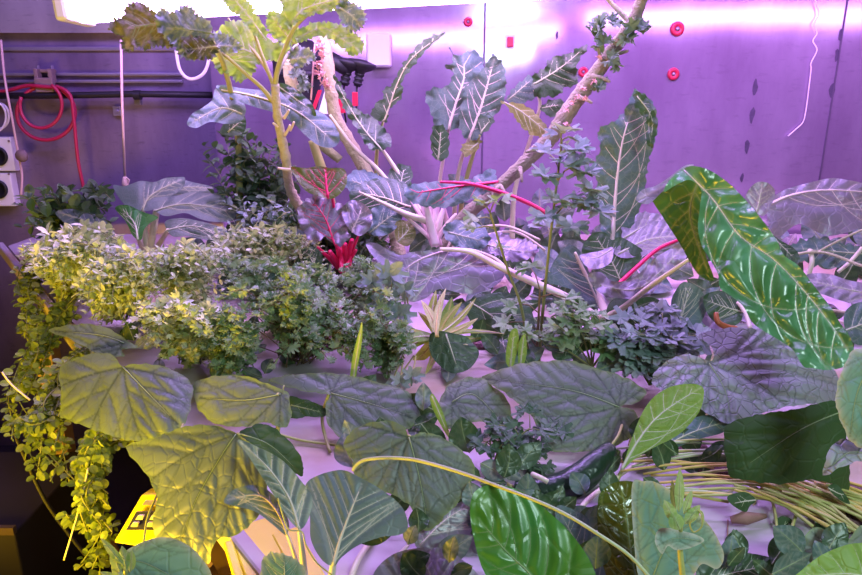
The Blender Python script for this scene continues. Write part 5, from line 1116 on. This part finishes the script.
m = MB(); m.tube([Vector(tab(731, 520, .012)), Vector(tab(745, 518, .016)), Vector(tab(765, 516, .012))], [.004, .008, .003], 8); m.build('dry_leaf', M_str, c, True)
stem(c, [(728,520,.715),(728,545,.66),(736,560,.63)], .8, M_str, 'root')
# filler leaves low between plants: a dark ground-level layer
# ---------------------------------------------------------------- trailing herb over the left edge
def trail(name, label, pts, seed, n, mat, size, rad=14, shape='round'):
    r = random.Random(seed); root = thing(name, at(*pts[0]), label, 'herb')
    ms, ml = MB(), MB()
    for k in range(n):
        off = [(r.uniform(-1, 1)*rad*(.4+.6*i/len(pts)), r.uniform(-.5, .5)*rad*.6) for i in range(len(pts))]
        cut = r.randint(max(2, len(pts)//2), len(pts))
        P = [Vector(p) for p in crom([tuple(at(p[0]+o[0], p[1]+o[1], p[2]+r.uniform(-.05, .05))) for p, o in zip(pts[:cut], off)], 7)]
        ms.tube(P, .0011, 5, r.random())
        for i in range(2, len(P)-1, 1):
            dd = (P[i+1]-P[i]).normalized(); o1 = dd.orthogonal().normalized(); a0 = r.uniform(0, 6.28)
            for sg in (0, PI):
                dv = o1*math.cos(a0+sg)+dd.cross(o1)*math.sin(a0+sg); L = size*r.uniform(.6, 1.25)
                stalk = L*.3
                put_leaflet(ml, lf_round(L, L*.85), P[i]+dv*stalk, (dv+Vector((0, 0, -.3))).normalized(), Vector((r.gauss(0, .4), -.5+r.gauss(0, .4), 1)), .2, .2, r.random(), 0, r)
    ml.build('foliage', mat, root); ms.build('stems', S_HERB, root, True)
    return root
trail('oregano', 'oregano trailing over the far left end of bench', [(60,262,1.7),(36,268,1.68),(28,290,1.62),(30,312,1.58),(34,335,1.54)], 1, 16, H_YEL, .016, 20)
trail('oregano', 'yellow-lit oregano hanging down at the left edge of picture', [(70,300,1.4),(48,330,1.36),(30,360,1.32),(22,395,1.28),(24,425,1.25)], 2, 16, H_YEL, .015, 22)
trail('oregano', 'yellow-lit oregano cascading below the big pointed leaf', [(95,345,1.22),(62,375,1.15),(48,410,1.1),(48,440,1.06),(56,480,1.03)], 3, 20, H_YEL, .014, 26)
trail('oregano', 'yellow-lit oregano hanging just left of the keypad device', [(125,430,1.0),(100,440,.97),(92,470,.95),(92,500,.92),(94,535,.9),(88,572,.88)], 4, 20, H_YEL, .012, 26)
trail('oregano', 'loose low sprig of oregano in the dark at bottom left', [(95,500,.92),(80,520,.9),(62,515,.89),(44,508,.88)], 5, 4, H_YEL, .013, 8)
trail('oregano', 'thin oregano shoots reaching left into the dark beside the leg', [(60,405,1.1),(40,425,1.08),(18,420,1.06),(4,440,1.05)], 6, 6, H_YEL, .014, 10)
for k, pts in enumerate(([(30,400,1.1),(12,385,1.1),(2,372,1.1)], [(88,468,.9),(80,505,.88),(64,560,.86)])):
    stem(bpy.data.objects['oregano.00%d' % (4+k)], pts, 1.0, M_stalkw, 'stem', n=5)
# low filler leaves
fr = random.Random(77)
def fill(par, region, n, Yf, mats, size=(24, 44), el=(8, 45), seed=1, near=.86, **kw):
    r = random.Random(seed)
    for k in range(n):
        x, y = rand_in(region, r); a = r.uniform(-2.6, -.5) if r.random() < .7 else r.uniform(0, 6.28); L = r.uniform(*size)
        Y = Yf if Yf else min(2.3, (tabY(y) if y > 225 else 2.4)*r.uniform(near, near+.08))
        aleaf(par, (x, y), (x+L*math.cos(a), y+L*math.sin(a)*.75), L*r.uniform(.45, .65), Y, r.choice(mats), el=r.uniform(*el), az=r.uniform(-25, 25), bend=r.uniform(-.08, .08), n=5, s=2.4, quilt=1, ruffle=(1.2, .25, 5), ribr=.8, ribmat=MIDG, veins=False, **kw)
def patch(label, region, n, mats, seed, near, size):
    t = thing('seedling_patch', at(*region[0], 1.0 if not near else tabY(region[0][1])*near), label, 'leafy plant')
    fill(t, region, n, 0 if near else 2.1, mats, seed=seed, near=near, size=size)
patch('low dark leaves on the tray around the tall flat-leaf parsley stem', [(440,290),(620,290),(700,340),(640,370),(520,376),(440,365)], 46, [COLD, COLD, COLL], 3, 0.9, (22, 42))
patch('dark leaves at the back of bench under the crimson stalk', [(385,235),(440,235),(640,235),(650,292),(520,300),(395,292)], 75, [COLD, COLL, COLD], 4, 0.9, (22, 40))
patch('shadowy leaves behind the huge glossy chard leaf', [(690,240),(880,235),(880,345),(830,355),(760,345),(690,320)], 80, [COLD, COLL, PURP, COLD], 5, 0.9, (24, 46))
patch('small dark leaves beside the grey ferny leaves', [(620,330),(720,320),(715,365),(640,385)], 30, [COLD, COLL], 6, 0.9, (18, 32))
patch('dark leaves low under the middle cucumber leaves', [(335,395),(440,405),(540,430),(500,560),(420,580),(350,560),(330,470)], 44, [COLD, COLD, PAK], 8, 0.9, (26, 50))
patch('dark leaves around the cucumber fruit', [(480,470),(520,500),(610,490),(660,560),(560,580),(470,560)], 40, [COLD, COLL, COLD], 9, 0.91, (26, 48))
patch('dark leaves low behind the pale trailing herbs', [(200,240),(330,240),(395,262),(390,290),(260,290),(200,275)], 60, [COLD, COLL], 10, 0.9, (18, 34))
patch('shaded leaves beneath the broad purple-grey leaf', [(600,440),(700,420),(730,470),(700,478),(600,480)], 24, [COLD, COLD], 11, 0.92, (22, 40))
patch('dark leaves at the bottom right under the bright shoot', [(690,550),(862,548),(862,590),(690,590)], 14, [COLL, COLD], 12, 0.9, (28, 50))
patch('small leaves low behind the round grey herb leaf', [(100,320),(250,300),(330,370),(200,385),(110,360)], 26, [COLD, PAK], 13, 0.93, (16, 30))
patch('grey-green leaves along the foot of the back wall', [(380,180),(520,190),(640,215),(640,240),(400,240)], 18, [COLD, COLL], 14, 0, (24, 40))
